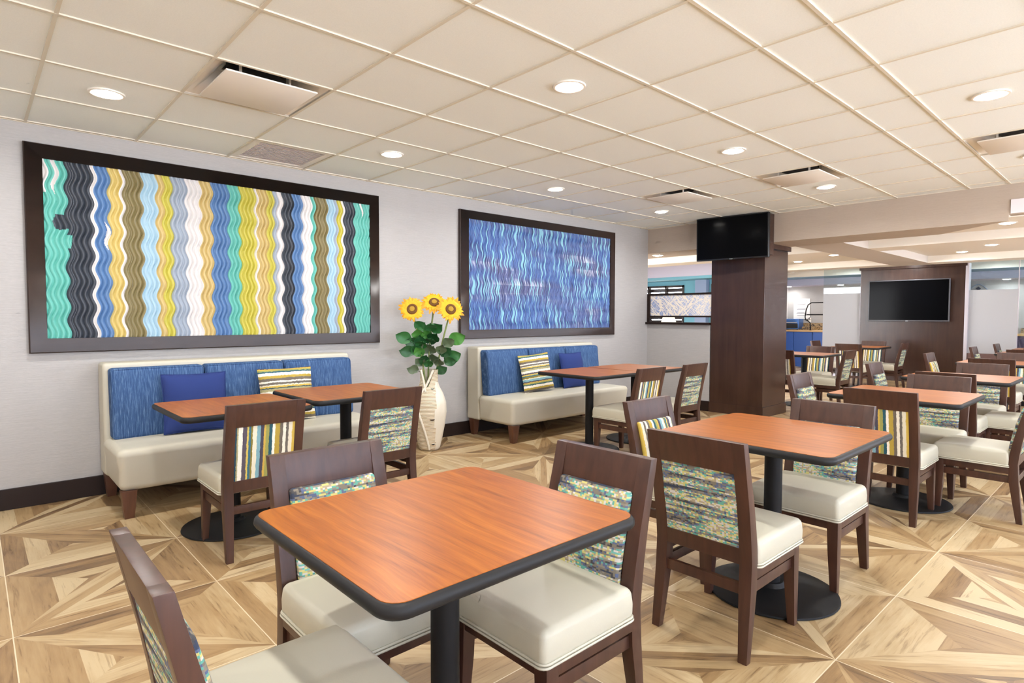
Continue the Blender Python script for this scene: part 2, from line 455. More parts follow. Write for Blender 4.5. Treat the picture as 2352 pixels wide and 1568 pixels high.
# ------------------------------------------------------------------ room
CZ = 2.495; WL = 4.985; XE = 7.2
def room():
    b = B(); b.box(-2.6, -3.8, -.1, 16.4, 9.8, 0); struct('floor', b, MAT['floor'])
    b = B(); b.box(-2.6, WL, 0, XE, WL+.14, 2.75); struct('wall_left', b, MAT['wall'])
    b = B(); b.box(-2.6, -3.8, 0, -2.46, WL, 2.75); struct('wall_rear', b, MAT['wallw'])
    # right-hand wall with daylight windows (outside the frame)
    b = B(); wins = [(-2.0, .7), (1.1, 3.8), (4.2, 6.9), (7.9, 10.8), (11.6, 15.0)]; z0, z1 = .35, 2.4; x = -2.6
    for a, c in wins:
        b.box(x, -3.8, 0, a, -3.66, 2.75); b.box(a, -3.8, 0, c, -3.66, z0); b.box(a, -3.8, z1, c, -3.66, 2.75); x = c
    b.box(x, -3.8, 0, 16.4, -3.66, 2.75); struct('wall_right', b, MAT['wallw'])
    for k, (a, c) in enumerate(wins):
        f = B(); t = .05
        f.box(a, -3.77, z0, c, -3.7, z0+t); f.box(a, -3.77, z1-t, c, -3.7, z1); f.box(a, -3.77, z0, a+t, -3.7, z1)
        f.box(c-t, -3.77, z0, c, -3.7, z1); m = (a+c)/2; f.box(m-t/2, -3.77, z0, m+t/2, -3.7, z1)
        w = struct('window_%d' % (k+3), f, MAT['alu'])
        p = B(); p.box(a+t, -3.74, z0+t, c-t, -3.735, z1-t); p.build('window_pane', MAT['pane'], w, False)
    # low wall at the end of the room, below the screen
    b = B(); b.box(XE, 4.0, 0, XE+.14, WL+.14, 1.145); struct('wall_end', b, MAT['wall'])
    # bulkhead (deep beam) over the end of the room, with its slanting end
    b = B(); b.prism([(XE, .985), (XE+.65, 1.65), (XE+.65, 9.7), (XE, 9.7)], 2, 2.155, 2.62); struct('trim_1', b, MAT['fascia'])
    b = B(); b.box(XE, -3.7, 2.213, XE+.12, .985, 2.62); struct('trim_2', b, MAT['fascia'])
    # ceiling tiles and hanging grid
    cuts = diffs()
    b = B()
    nx0, nx1 = -5, 12; 
    g = .6096; xs = [.296+g*i for i in range(nx0, nx1)]
    ys = [3.116+g*3, 3.116+g*2, 3.116+g, 3.116, 3.116-g, 3.116-2*g, 3.116-3*g, 3.116-3.5*g]
    while ys[-1] > -3.7: ys.append(ys[-1]-g)
    ex = [-2.5]+[x for x in xs if -2.5 < x < XE-.02]+[XE]
    ey = [WL]+[y for y in ys if -3.66 < y < WL-.02]+[-3.66]
    for i in range(len(ex)-1):
        for j in range(len(ey)-1):
            cx, cy = (ex[i]+ex[i+1])/2, (ey[j]+ey[j+1])/2
            if any(abs(cx-a) < .2 and abs(cy-c) < .2 for a, c in cuts): continue
            b.box(ex[i], ey[j+1], CZ+.006, ex[i+1], ey[j], CZ+.02)
    struct('ceiling', b, MAT['tile'])
    b = B(); b.box(-2.6, -3.8, 2.75, XE+.7, 9.8, 2.8); struct('ceiling_slab', b, MAT['wallw'])
    b = B(); w = .008
    for x in ex: b.box(x-w, -3.66, CZ, x+w, WL, CZ+.008)
    for y in ey: b.box(-2.5, y-w, CZ-.0006, XE, y+w, CZ+.0074)
    struct('trim_3', b, MAT['tbar'])
    # rooms beyond
    b = B(); b.box(XE+.6, -3.8, 2.265, 12.0, 5.1, 2.3); b.box(XE+.6, 5.1, 2.265, 9.0, 9.8, 2.3); struct('ceiling_dining', b, MAT['cream'])
    b = B(); b.box(8.9, 5.05, 2.6, 12.6, 9.8, 2.65); struct('ceiling_lobby', b, MAT['cream'])
    b = B(); b.box(9.25, 5.05, 2.155, 12.4, 5.15, 2.6); struct('trim_13', b, MAT['cream'])
    b = B(); b.box(12.0, -3.8, 2.38, 16.4, 9.8, 2.42); struct('ceiling_far', b, MAT['cream'])
    for k, (x0, x1, yy) in enumerate([(8.78, 9.25, 9.7), (11.75, 12.2, 5.1)]):
        b = B(); b.box(x0, -3.7, 2.155, x1, 2.63, 2.6 if k == 0 else 2.4); b.box(x0, 3.19, 2.155, x1, yy, 2.64 if k == 0 else 2.4); struct('trim_%d' % (4+k), b, MAT['cream'])
    b = B(); b.box(XE+.65, 2.63, 2.155, 12.2, 3.19, 2.4); struct('trim_6', b, MAT['soffit'])
    b = B(); b.box(14.6, -3.7, 2.195, 15.4, 6.7, 2.5); struct('trim_7', b, MAT['bluesoffit'])
    b = B(); b.box(14.59, -3.7, 2.2, 14.6, 6.7, 2.38); struct('trim_8', b, MAT['cream'])
    b = B(); b.box(15.4, -3.7, 2.04, 16.25, 6.7, 2.5); struct('trim_9', b, MAT['lilac'])
    b = B(); b.box(16.1, -3.8, 0, 16.3, 9.8, 2.5); struct('wall_far', b, MAT['wall'])
    b = B(); b.box(12.5, 6.7, 0, 16.1, 6.85, 2.5); struct('wall_lobby', b, MAT['wallw'])
    b = B(); b.box(XE, 9.6, 0, 12.6, 9.8, 2.6); struct('wall_lobby_side', b, MAT['lilac'])
    # lobby window wall
    b = B(); X0, X1 = 12.5, 12.62; W = [(6.1, 6.92), (7.62, 9.1)]; z0, z1 = .9, 2.0
    y = 5.6
    b.box(X0, 6.7-.0, 0, X1, 9.6, z0); b.box(X0, 6.7, z1, X1, 9.6, 2.6)
    b.box(X0, 6.92, z0, X1, 7.62, z1); b.box(X0, 9.1, z0, X1, 9.6, z1)
    struct('wall_window', b, MAT['teal'])
    b = B(); b.box(12.36, 6.98, 0, 12.5, 7.26, 2.1); struct('trim_10', b, MAT['slate'])
    b = B(); b.box(11.9, 5.7, 2.1, 12.5, 9.6, 2.16); struct('trim_11', b, MAT['teal'])
    b = B(); b.box(11.88, 5.7, 2.16, 12.5, 9.6, 2.6); struct('trim_14', b, MAT['lilac'])
    for k, (a, c) in enumerate([(6.7, 6.92), (7.62, 9.1)]):
        f = B(); t = .045
        f.box(12.47, a, z0, 12.56, c, z0+t); f.box(12.47, a, z1-t, 12.56, c, z1); f.box(12.47, a, z0, 12.56, a+t, z1); f.box(12.47, c-t, z0, 12.56, c, z1)
        if c-a > .5:
            for yy in (a+(c-a)/3, a+(c-a)*2/3): f.box(12.47, yy-t/2, z0, 12.56, yy+t/2, z1)
        wdw = struct('window_%d' % (k+1), f, MAT['shutter'])
        l = B(); n = 9
        for i in range(n):
            zc = z0+.06+(z1-z0-.12)*(i+.5)/n
            l.prism([(12.46, zc+.035), (12.47, zc+.043), (12.54, zc-.03), (12.53, zc-.038)], 1, a+t, c-t)
        l.build('shutter_louvre', MAT['shutter'], wdw, False)
        p = B(); p.box(12.59, a+t, z0+t, 12.595, c-t, z1-t); p.build('window_pane', MAT['pane'], wdw, False)
    # baseboards
    b = B(); b.box(-2.46, WL-.018, 0, XE, WL, .135); struct('baseboard_left', b, MAT['espresso_flat'], bevel=.003)
    b = B(); b.box(XE-.018, 4.0, 0, XE, WL-.018, .135); struct('baseboard_end', b, MAT['espresso_flat'], bevel=.003)

def diffs():
    h = .3048
    return [(.9056+h, 3.116+h), (5.173+h, 3.116+h), (5.173+h, 1.897+h), (5.173+h, .375+h), (1.515+h, 4.336+h)]

def diffuser(name, label, cx, cy):
    t = thing(name, label, 'air vent', (cx, cy, CZ), 0, 'square ceiling air diffusers')
    h = .292
    # stepped pan rising into the ceiling
    b = B(); rings = []
    for s_, z in ((h, .006), (h, .010), (h-.03, .020), (h-.09, .075), (h-.115, .125), (.145, .125), (.145, .14)):
        rings.append([(-s_, -s_, z), (s_, -s_, z), (s_, s_, z), (-s_, s_, z)])
    b.loft(rings, True, False); b.build('vent_pan', MAT['ventwhite'], t, True)
    b = B(); b.lathe([(.15, .06), (.155, .12), (.155, .2), (.0001, .2)], 28); b.build('vent_duct', MAT['ventdark'], t)
    b = B(); rbox(b, (0, -.012, -.016), (.238, .238, .005), .004, (2, 2, 1), 1); b.build('vent_plate', MAT['ventwhite'], t)
    for sx in (-1, 1):
        for sy in (-1, 1):
            b = B(); b.box(sx*.13-.006, sy*.13-.006, -.018, sx*.13+.006, sy*.13+.006, .12); b.build('vent_hanger', MAT['ring'], t, False)
    return t

def ceiling_things():
    D = diffs()
    diffuser('air_diffuser', 'square ceiling diffuser nearest the left, above the sofa with the striped art', *D[0])
    diffuser('air_diffuser', 'square ceiling diffuser close to the far picture wall, left of the wall television', *D[1])
    diffuser('air_diffuser', 'square ceiling diffuser between two downlights just above the television', *D[2])
    diffuser('air_diffuser', 'square ceiling diffuser cut by the right edge of the photo', *D[3])
    cx, cy = D[4]
    t = thing('return_grille', 'flat louvred return air grille in the ceiling beside the striped picture', 'air vent', (cx, cy, CZ))
    b = B(); h = .292
    for (x0, y0, x1, y1) in ((-h, -h, h, -h+.05), (-h, h-.05, h, h), (-h, -h+.05, -h+.05, h-.05), (h-.05, -h+.05, h, h-.05)): b.box(x0, y0, .004, x1, y1, .02)
    b.build('grille_frame', MAT['ventwhite'], t, False, .003)
    b = B(); n = 15
    for i in range(n):
        y = -h+.055+(2*h-.11)*(i+.5)/n
        b.prism([(y-.013, .004), (y+.005, .014), (y+.008, .014), (y-.009, .004)], 0, -h+.05, h-.05)
    b.build('grille_slats', MAT['grille'], t, False)
    b = B(); b.box(-h+.05, -h+.05, .019, h-.05, h-.05, .021); b.build('grille_backing', MAT['ventwhite'], t, False)
    # wall grille on the bulkhead at the far right
    b = B(); b.box(XE-.012, .1, 2.22, XE, .972, 2.35)
    o = b.build('bulkhead_grille', MAT['grille'], None, False, .003); tag(o, 'pale grey panel on the bulkhead at the right edge', 'air vent')

def downlights():
    # (x, y, ceiling height, label)
    main = 'round recessed downlight '
    L = [(.6, 4.03, CZ, 'in the leftmost ceiling tile, above the striped picture'),
         (2.43, 2.2, CZ, 'shining at the top centre of the photo, nearest the camera'),
         (2.43, 4.03, CZ, 'above the right end of the striped picture'),
         (4.26, 4.03, CZ, 'above the blue picture'),
         (6.08, 4.03, CZ, 'nearest the wall end, beyond the blue picture'),
         (4.26, 2.2, CZ, 'in mid ceiling, second from the camera in its row'),
         (6.08, 2.2, CZ, 'in front of the bulkhead, right of the television'),
         (4.26, .68, CZ, 'large and bright near the right edge of the ceiling'),
         (6.08, .68, CZ, 'half cut by the right edge of the photo')]
    hid = [(.6, 2.2), (.6, .68), (2.43, .68), (-1.22, 4.03), (-1.22, 2.2), (-1.22, .68), (.6, -1.2), (2.43, -1.2), (4.26, -1.2), (6.08, -1.2), (-1.22, -1.2)]
    B2 = [(10.45, 3.63, 2.265, 'beyond the column, over the bay left of the cross beam'),
          (11.2, 4.5, 2.265, 'small, beside the column over the far left tables'),
          (8.25, 1.14, 2.265, 'right of the bulkhead end, at the right edge'),
          (10.55, 1.62, 2.265, 'in the coffer above the wood panel, right one of the pair'),
          (11.35, 2.1, 2.265, 'in the coffer above the wood panel, left one of the pair'),
          (14.1, 4.6, 2.38, 'seen through the clear glass left of the wood panel'),
          (14.1, 2.1, 2.38, 'seen through the clear glass right of the wood panel'),
          (15.75, 5.3, 2.04, 'against the far wall, left of the wood panel'),
          (15.75, 2.15, 2.04, 'against the far wall, right of the wood panel'),
          (15.75, 6.55, 2.04, 'against the far wall, just past the column edge'),
          (7.5, 5.02, 2.155, 'in the bulkhead underside over the screen opening')]
    first = None
    def make(x, y, z, lab, W, grp):
        nonlocal first
        if first is None:
            t = thing('downlight', main+lab, 'ceiling light', (x, y, z), 0, grp)
            b = B(); b.lathe([(.066, .004), (.07, -.002), (.079, -.005), (.088, -.003), (.09, .004)], 28, caps=False); b.build('trim_ring', MAT['ring'], t)
            b = B(); b.lathe([(.066, -.002), (.060, -.007), (.045, -.011), (.02, -.0135), (.0005, -.014)], 28, caps=False); b.build('lens', MAT['lens'], t)
            first = t
        else: t = copy_tree(first, (x, y, z), 0, main+lab, grp)
        lamp(x, y, z, W)
    def lamp(x, y, z, W):
        d = bpy.data.lights.new('downlight_and_fill_beam', 'AREA'); d.shape = 'DISK'; d.size = .11; d.energy = W; d.color = (1, .99, .975); d.spread = math.radians(165)
        o = bpy.data.objects.new('downlight_and_fill_beam', d); COL.objects.link(o); o.location = (x, y, z-.0155)
    for x, y, z, lab in L: make(x, y, z, lab, PW, 'downlights in the main ceiling')
    for x, y, z, lab in B2: make(x, y, z, lab, PW*(.45 if x > 15 else 1.05), 'downlights beyond the bulkhead')
    for x, y in hid: lamp(x, y, CZ, PW*(.7 if y < 0 else .6 if (x, y) == (2.43, .68) else 1))
    for x, y, z in [(8.25, 4.3, 2.265), (9.9, 5.8, 2.265), (10.5, -1.0, 2.265), (8.25, -1.5, 2.265), (14.1, .2, 2.38), (15.75, .3, 2.04), (10.4, 8.0, 2.265), (8.2, 7.2, 2.265), (12.9, 3.3, 2.38), (14.1, 3.3, 2.38), (8.25, 2.0, 2.265)]: lamp(x, y, z, PW*1.05)  # extra lamps without fixtures, added to brighten the rooms beyond

# ------------------------------------------------------------------ furniture
def table(name, label, cx, cy, sx, sy, top=.735, group=None, base=True, lod=False):
    t = thing(name, label, 'table', (cx, cy, 0), 0, group)
    hx, hy = sx/2, sy/2; r = .05
    # laminate field
    b = B(); th = .034
    ins = .006
    o1 = rrect(-hx+ins, -hy+ins, hx-ins, hy-ins, r-ins)
    b.prism(o1, 2, top-th+.004, top); b.build('tabletop', MAT['laminate'], t, True)
    # rounded vinyl edge
    b = B(); rings = []
    for k in range(9):
        a = math.radians(-90+180*k/8); off = .016*math.cos(a)-.010; z = top-th/2-.0005+(th/2)*math.sin(a)
        rings.append([(x, y, z) for x, y in rrect(-hx-off, -hy-off, hx+off, hy+off, r+off)])
    rings.append([(x, y, top-.003) for x, y in rrect(-hx+.012, -hy+.012, hx-.012, hy-.012, r-.012)])
    rings.insert(0, [(x, y, top-th) for x, y in rrect(-hx+.03, -hy+.03, hx-.03, hy-.03, r-.03)])
    b.loft(rings, True, False); b.build('edge_band', MAT['edge'], t)
    b = B(); b.lathe([(.038, .03), (.038, top-th-.008)], 28); b.build('column', MAT['black_metal'], t)
    b = B(); b.lathe([(.278, 0), (.283, .004), (.281, .011), (.26, .015), (.12, .024), (.062, .032), (.05, .05), (.045, .05)], 48); b.build('base', MAT['black_metal'], t)
    b = B(); b.box(-.16, -.022, top-th-.012, .16, .022, top-th); b.box(-.022, -.16, top-th-.012, .022, .16, top-th); b.build('top_bracket', MAT['black_metal'], t, False)
    return t

def make_chair(kind, label, group):
    t = thing('dining_chair', label, 'chair', (0, 0, 0), 0, group)
    W = .2; wood = MAT['wood']; fab = MAT['stripe'] if kind == 's' else MAT['pixel']
    back = [(0, -.230), (.12, -.218), (.25, -.206), (.36, -.200), (.46, -.210), (.60, -.235), (.808, -.280)]
    def bx(z):
        for (z0, a), (z1, c) in zip(back, back[1:]):
            if z <= z1: return a+(c-a)*(z-z0)/(z1-z0)
        return back[-1][1]
    def th(z):  # thickness in x of the rear post
        if z < .25: return .030+.017*(z/.25)
        if z < .42: return .047
        return .047-.015*(z-.42)/.388
    zs = [0, .06, .12, .18, .25, .31, .36, .42, .50, .60, .70, .808]
    # rear legs run up into the back posts
    for s in (-1, 1):
        b = B(); rings = []
        for z in zs:
            x = bx(z); w = .048 if z > .27 else .034+.014*(z/.27)
            yo = s*W; yi = s*(W-w)
            rings.append([(x, yo, z), (x+th(z), yo, z), (x+th(z), yi, z), (x, yi, z)])
        b.loft(rings); b.build('rear_leg', wood, t, True, .0025)
    def slab(z0, z1, y0, y1, n, inx, tx, name, mat, bev=.002):
        b = B(); rings = []
        for k in range(n+1):
            z = z0+(z1-z0)*k/n; x = bx(z)+inx
            rings.append([(x, y0, z), (x+tx, y0, z), (x+tx, y1, z), (x, y1, z)])
        b.loft(rings); return b.build(name, mat, t, True, bev)
    slab(.690, .808, -W+.047, W-.047, 3, .0005, .031, 'top_rail', wood)
    slab(.348, .408, -W+.047, W-.047, 3, .001, .030, 'lower_rail', wood)
    # upholstered panel: flat in the frame behind, padded and piped in front
    b = B(); n = 10; m = 10; y0, y1 = -W+.0475, W-.0475; z0, z1 = .407, .692
    rings = []
    for k in range(n+1):
        z = z0+(z1-z0)*k/n; x = bx(z)+.006-.004*math.sin(PI*k/n)
        rings.append([(x, y0+(y1-y0)*i/m, z) for i in range(m+1)])
    rings2 = [[(p[0]+.012, p[1], p[2]) for p in r] for r in rings]
    nn = m+1
    vs = [p for r in rings for p in r]+[p for r in rings2 for p in r]; off = (n+1)*nn; fs = []
    for j in range(n):
        for i in range(m):
            q = (j*nn+i, j*nn+i+1, (j+1)*nn+i+1, (j+1)*nn+i); fs.append(q); fs.append(tuple(a+off for a in q[::-1]))
    b.add(vs, fs); pb = b.build('back_panel', fab, t)
    b = B()
    def shp(u, v, w, p):
        z = p.z+.552
        x = p.x+.012*(1-u*0)*(1-abs(v)**3)*(1-abs(w)**3)*(1 if u > 0 else 0)
        return (x+bx(z)+th(z)-.006+.008, p.y, p.z)
    rbox(b, (0, 0, .552), (.012, .150, .150), .0115, (1, 6, 6), 3, shp)
    cp = b.build('back_cushion', fab, t)
    b = B(); pts = [(bx(.552+q)+th(.552+q)+.009, p, .552+q) for p, q in rrect(-.145, -.145, .145, .145, .028, 4)]
    b.tube(pts, .004, 6, True); b.build('piping', fab, cp)
    # front legs
    for s in (-1, 1):
        b = B(); rings = []
        for z, w in ((0, .029), (.10, .036), (.20, .043), (.30, .047), (.337, .047)):
            xo = .215; yo = s*W
            xo2 = xo-.004*(1-z/.337)
            rings.append([(xo2, yo, z), (xo2-w, yo, z), (xo2-w, yo-s*w, z), (xo2, yo-s*w, z)])
        b.loft(rings); b.build('front_leg', wood, t, True, .0025)
    # apron
    b = B(); b.box(.19, -W+.045, .294, .21, W-.045, .337)
    for s in (-1, 1): b.box(-.16, min(s*W, s*(W-.022)), .297, .170, max(s*W, s*(W-.022)), .337)
    b.build('apron', wood, t, True, .002)
    for s in (-1, 1):
        b = B(); b.box(-.175, min(s*(W-.012), s*(W-.032)), .240, .176, max(s*(W-.012), s*(W-.032)), .281); b.build('stretcher', wood, t, True, .002)
    b = B(); x = bx(.26); b.box(x+.010, -W+.040, .236, x+.030, W-.040, .276); b.build('stretcher', wood, t, True, .002)
    # seat cushion with crown
    b = B()
    def crown(u, v, w, p):
        k = max(0, 1-abs(u)**2.6)*max(0, 1-abs(v)**2.6)
        z = p.z+(.012*k if w > .2 else 0)
        taper = 1-.02*max(0, w)
        side = 1+.010*(1-w*w)
        return (p.x*taper*side, p.y*taper*side*(1-.03*(u < -.5)*(abs(u)-.5)), z)
    rbox(b, (.037, 0, .387), (.197, .208, .048), .020, (8, 8, 2), 3, crown)
    seat = b.build('seat', MAT['vinyl'], t, True, 0, 60)
    b = B()
    for z, o in ((.3405, .002), (.3495, .0005)):
        b.tube([(p, q, z) for p, q in rrect(.037-.197-o+.002, -.2085-o, .037+.1975+o, .2085+o, .022, 4)], .0042, 6, True)
    b.build('piping', MAT['vinyl'], seat)
    b = B()
    b.tube([(p, q, .4225) for p, q in rrect(.037-.190, -.2015, .037+.190, .2015, .018, 4)], .0016, 5, True)
    b.build('seam', MAT['vinyl'], seat)
    return t

def chairs():
    N = 'dark wood chair '
    rowR = 'chairs at the square tables in the right hand row'
    rowW = 'chairs facing the wall sofas'
    rowF = 'chairs at the far left tables beyond the column'
    front = 'chairs around the front table'
    C = [
     ('p', 1.30, 1.25, 180, 'at the right side of the nearest table, patterned cushion towards us', front),
     ('p', .885, 1.635, -90, 'pushed under the far left side of the nearest table', front),
     ('p', .48, 1.26, 0, 'cut by the bottom left of the photo, nearest to the camera', front),
     ('p', 2.25, 1.16, 0, 'before the second table, its patterned back towards us', rowR),
     ('p', 3.05, 1.14, 180, 'on the far side of the second table, pale seat in view', rowR),
     ('s', 2.70, 1.60, -90, 'beside the second table, striped cushion facing us', rowR),
     ('s', 4.34, 1.14, 0, 'with mustard, cream and teal striped back, before the third table', rowR),
     ('p', 5.16, 1.12, 180, 'behind the third table, patterned back just above the tabletop', rowR),
     ('p', 4.80, 1.64, -90, 'on the column side of the third table, back cushion facing us', rowR),
     ('p', 4.845, .75, 90, 'side on at the right, cream seat meeting the striped chair', rowR),
     ('p', 6.0, 1.145, 0, 'before the fourth table, seen from behind', rowR),
     ('p', 6.93, 1.14, 180, 'on the far side of the fourth table, back rail above the tabletop', rowR),
     ('p', 6.47, 1.60, -90, 'on the column side of the fourth table, pale cushion facing us', rowR),
     ('p', 6.42, .75, 90, 'side on at the fourth table, cut by the right edge', rowR),
     ('s', 8.30, 1.20, 0, 'before the fifth table, only its top rail in view', rowR),
     ('s', 9.36, 1.18, 180, 'behind the fifth table, stripes showing below the tabletop', rowR),
     ('s', 8.77, 1.66, -90, 'grey striped, standing before the wood panel with the television', rowR),
     ('p', 10.83, 1.22, 0, 'seen from behind at the sixth table by the right edge', rowR),
     ('p', 11.72, 1.2, 180, 'on the far side of the sixth table at the right edge', rowR),
     ('p', 11.12, 1.62, -90, 'small in the distance before frosted glass, left one of two', rowR),
     ('p', 12.72, 1.58, -90, 'small in the distance before frosted glass, right one of two', rowR),
     ('p', 12.38, 1.1, 0, 'seen from behind at the seventh table by the right edge', rowR),
     ('s', 1.12, 3.36, 90, 'with striped back, at the left table by the left sofa', rowW),
     ('p', 1.905, 3.42, 90, 'with patterned back, at the right table by the left sofa', rowW),
     ('s', 4.37, 3.235, 90, 'with striped back at the long table by the farther sofa', rowW),
     ('p', 5.06, 3.215, 90, 'with patterned back at the end of the long table', rowW),
     ('s', 8.30, 3.46, 0, 'half hidden by the right edge of the column', rowF),
     ('s', 9.28, 3.47, 180, 'facing us behind the table beside the column, striped cushion', rowF),
     ('p', 8.64, 3.03, 90, 'side on at the table beside the column, patterned back', rowF),
     ('s', 11.02, 3.48, 0, 'seen from behind at the distant table before the frosted glass', rowF),
     ('s', 12.15, 3.58, 180, 'facing us behind the distant table, blue and olive stripes', rowF),
     ('p', 11.85, 3.2, 90, 'side on before the wood panel, right of the distant table', rowF),
     ('p', 11.72, 4.1, -90, 'smallest, behind the distant table before the blue cabinets', rowF),
    ]
    first = {}
    for kind, x, y, rz, lab, grp in C:
        jit = 0
        if kind not in first:
            t = make_chair(kind, N+lab, grp); t.location = (x, y, 0); t.rotation_euler = (0, 0, math.radians(rz)); first[kind] = t
        else: copy_tree(first[kind], (x, y, 0), rz, N+lab, grp)

def tables():
    gR = 'square tables in the right hand row'
    table('dining_table', 'nearest square table with glossy orange wood top, filling the foreground', .905, 1.25, .75, .70)
    table('dining_table', 'second square table, orange top and round black base, right of centre', 2.68, 1.165, .75, .75, group=gR)
    table('dining_table', 'third square table in the right row, behind the mustard striped chair', 4.67, 1.15, .75, .75, group=gR)
    table('dining_table', 'fourth square table in the right row, pinkish top near the right edge', 6.38, 1.15, .75, .75, group=gR)
    table('dining_table', 'fifth square table in the right row, light top before the wood panel', 8.75, 1.18, .75, .8, group=gR)
    table('dining_table', 'sixth square table in the right row, pale top at the right edge', 11.2, 1.2, .75, .78, group=gR)
    table('dining_table', 'seventh and farthest square table in the right row, at the right edge', 12.8, 1.22, .75, .78, group=gR)
    gS = 'tables drawn up to the wall sofas'
    table('dining_table', 'left of the two tables by the left sofa, before the navy pillow', 1.14, 3.72, .70, .72, .728, group=gS)
    table('dining_table', 'right of the two tables by the left sofa, slightly higher than its neighbour', 1.885, 3.75, .74, .72, .742, group=gS)
    table('dining_table', 'left half of the joined tables by the right sofa, black column in front', 4.295, 3.61, .70, .72, group=gS)
    table('dining_table', 'right half of the joined tables by the right sofa, near the column', 5.005, 3.61, .70, .72, group=gS)
    gF = 'far tables beyond the column'
    table('dining_table', 'light topped table just right of the dark column, mid distance', 8.75, 3.40, .75, .74, group=gF)
    table('dining_table', 'farthest light topped table in front of the frosted glass and wood panel', 11.6, 3.55, .8, .74, group=gF)

def pillow(name, label, mat, loc, w, h, d, rz, tilt, group, pipe=None, roll=0):
    b = B(); n = 14
    def P(u, v, s):
        # pinched corners, belly in the middle
        au, av = abs(u), abs(v)
        pin = 1-.07*(1-au**2)*av**2 * 1
        x = u*w/2*(1-.06*(1-v*v)*au**3*0-.05*(1-av**2)*1.0*au) ; z = v*h/2*(1-.05*(1-au**2)*av)
        t = d/2*((1-au**3.2)*(1-av**3.2))**.6
        wr = .004*noise.noise(Vector((u*3+loc[0], v*3, s)))*(1-au**4)*(1-av**4)
        return (x, s*t+wr, z)
    for s in (-1, 1):
        vs = []; fs = []
        for j in range(n+1):
            for i in range(n+1):
                u = math.sin(PI/2*(2*i/n-1)); v = math.sin(PI/2*(2*j/n-1)); vs.append(P(u, v, s))
        for j in range(n):
            for i in range(n): fs.append((j*(n+1)+i, j*(n+1)+i+1, (j+1)*(n+1)+i+1, (j+1)*(n+1)+i))
        b.add(vs, fs)
    o = b.build(name, mat, None, True, 0, 80)
    pts = []
    m = 40
    for k in range(4):
        for i in range(m//4):
            f = 2*i/(m//4)-1
            u, v = [(f, -1), (1, f), (-f, 1), (-1, -f)][k]
            pts.append(P(u, v, 0))
    b = B(); b.tube(pts, .004, 6, True); b.build('piping', pipe or mat, o)
    o.location = loc; o.rotation_euler = (math.radians(tilt), math.radians(roll), math.radians(rz))
    tag(o, label, 'cushion', group)
    return o

def sofa(label, x0, length):
    t = thing('sofa', label, 'sofa', (x0, 0, 0), 0, 'armless sofas along the left wall')
    L = length; yf = 4.235; yb = 4.955
    # seat block, front face raked slightly outwards at the top
    b = B()
    def f(u, v, w, p):
        y = p.y; z = p.z
        if v < 0: y -= .022*(w+1)/2*(abs(v)); 
        if w > .3: z += .010*(1-abs(u)**4)*(1-abs(v)**2)
        return (p.x*(1+.012*(w > 0)), y, z)
    rbox(b, (L/2, (yf+4.76)/2+.01, .300), (L/2, (4.76-yf)/2, .132), .045, (16, 8, 2), 4, f)
    b.build('seat', MAT['sofa'], t, True, 0, 70)
    # back frame
    b = B()
    def g(u, v, w, p): return (p.x, p.y+.0+(-.012 if v < 0 else 0)*(1-w)/2, p.z)
    rbox(b, (L/2, 4.87, .55), (L/2, .095, .382), .022, (4, 2, 8), 3, g)
    b.build('back_frame', MAT['sofa'], t, True, 0, 60)
    # three back cushions
    ca, cb = .025, L-.03; n = 3; w = (cb-ca)/n
    for i in range(3):
        b = B(); cx = ca+w*(i+.5)
        def h(u, v, q, p):
            lean = .045*(q+1)/2
            belly = (.016*(1-abs(u)**2.5)*(1-abs(q)**2.5)) if v < 0 else 0
            return (p.x, p.y-belly+lean, p.z)
        rbox(b, (cx, 4.685, .664), (w/2-.003, .062, .236), .026, (6, 2, 6), 3, h)
        cu = b.build('back_cushion', MAT['weave'], t, True, 0, 60)
        b = B(); pts = [(cx+p, 4.685-.058+.045*(q+.236)/.472, .664+q) for p, q in rrect(-w/2+.012, -.228, w/2-.012, .228, .022, 4)]
        b.tube(pts, .003, 6, True); b.build('piping', MAT['weave'], cu)
    for sx in (0, 1):
        for sy in (0, 1):
            b = B(); x = .05 if sx == 0 else L-.05; y = yf+.045 if sy == 0 else 4.90
            rings = []
            for z, w2, o in ((0, .026, .0), (.175, .042, .0)):
                dx = (1 if sx == 0 else -1)*(w2-.042)*.8*-1*0
                rings.append([(x-w2+dx, y-w2, z), (x+w2+dx, y-w2, z), (x+w2+dx, y+w2, z), (x-w2+dx, y+w2, z)])
            b.loft(rings); b.build('leg', MAT['leg'], t, True, .003)
    return t

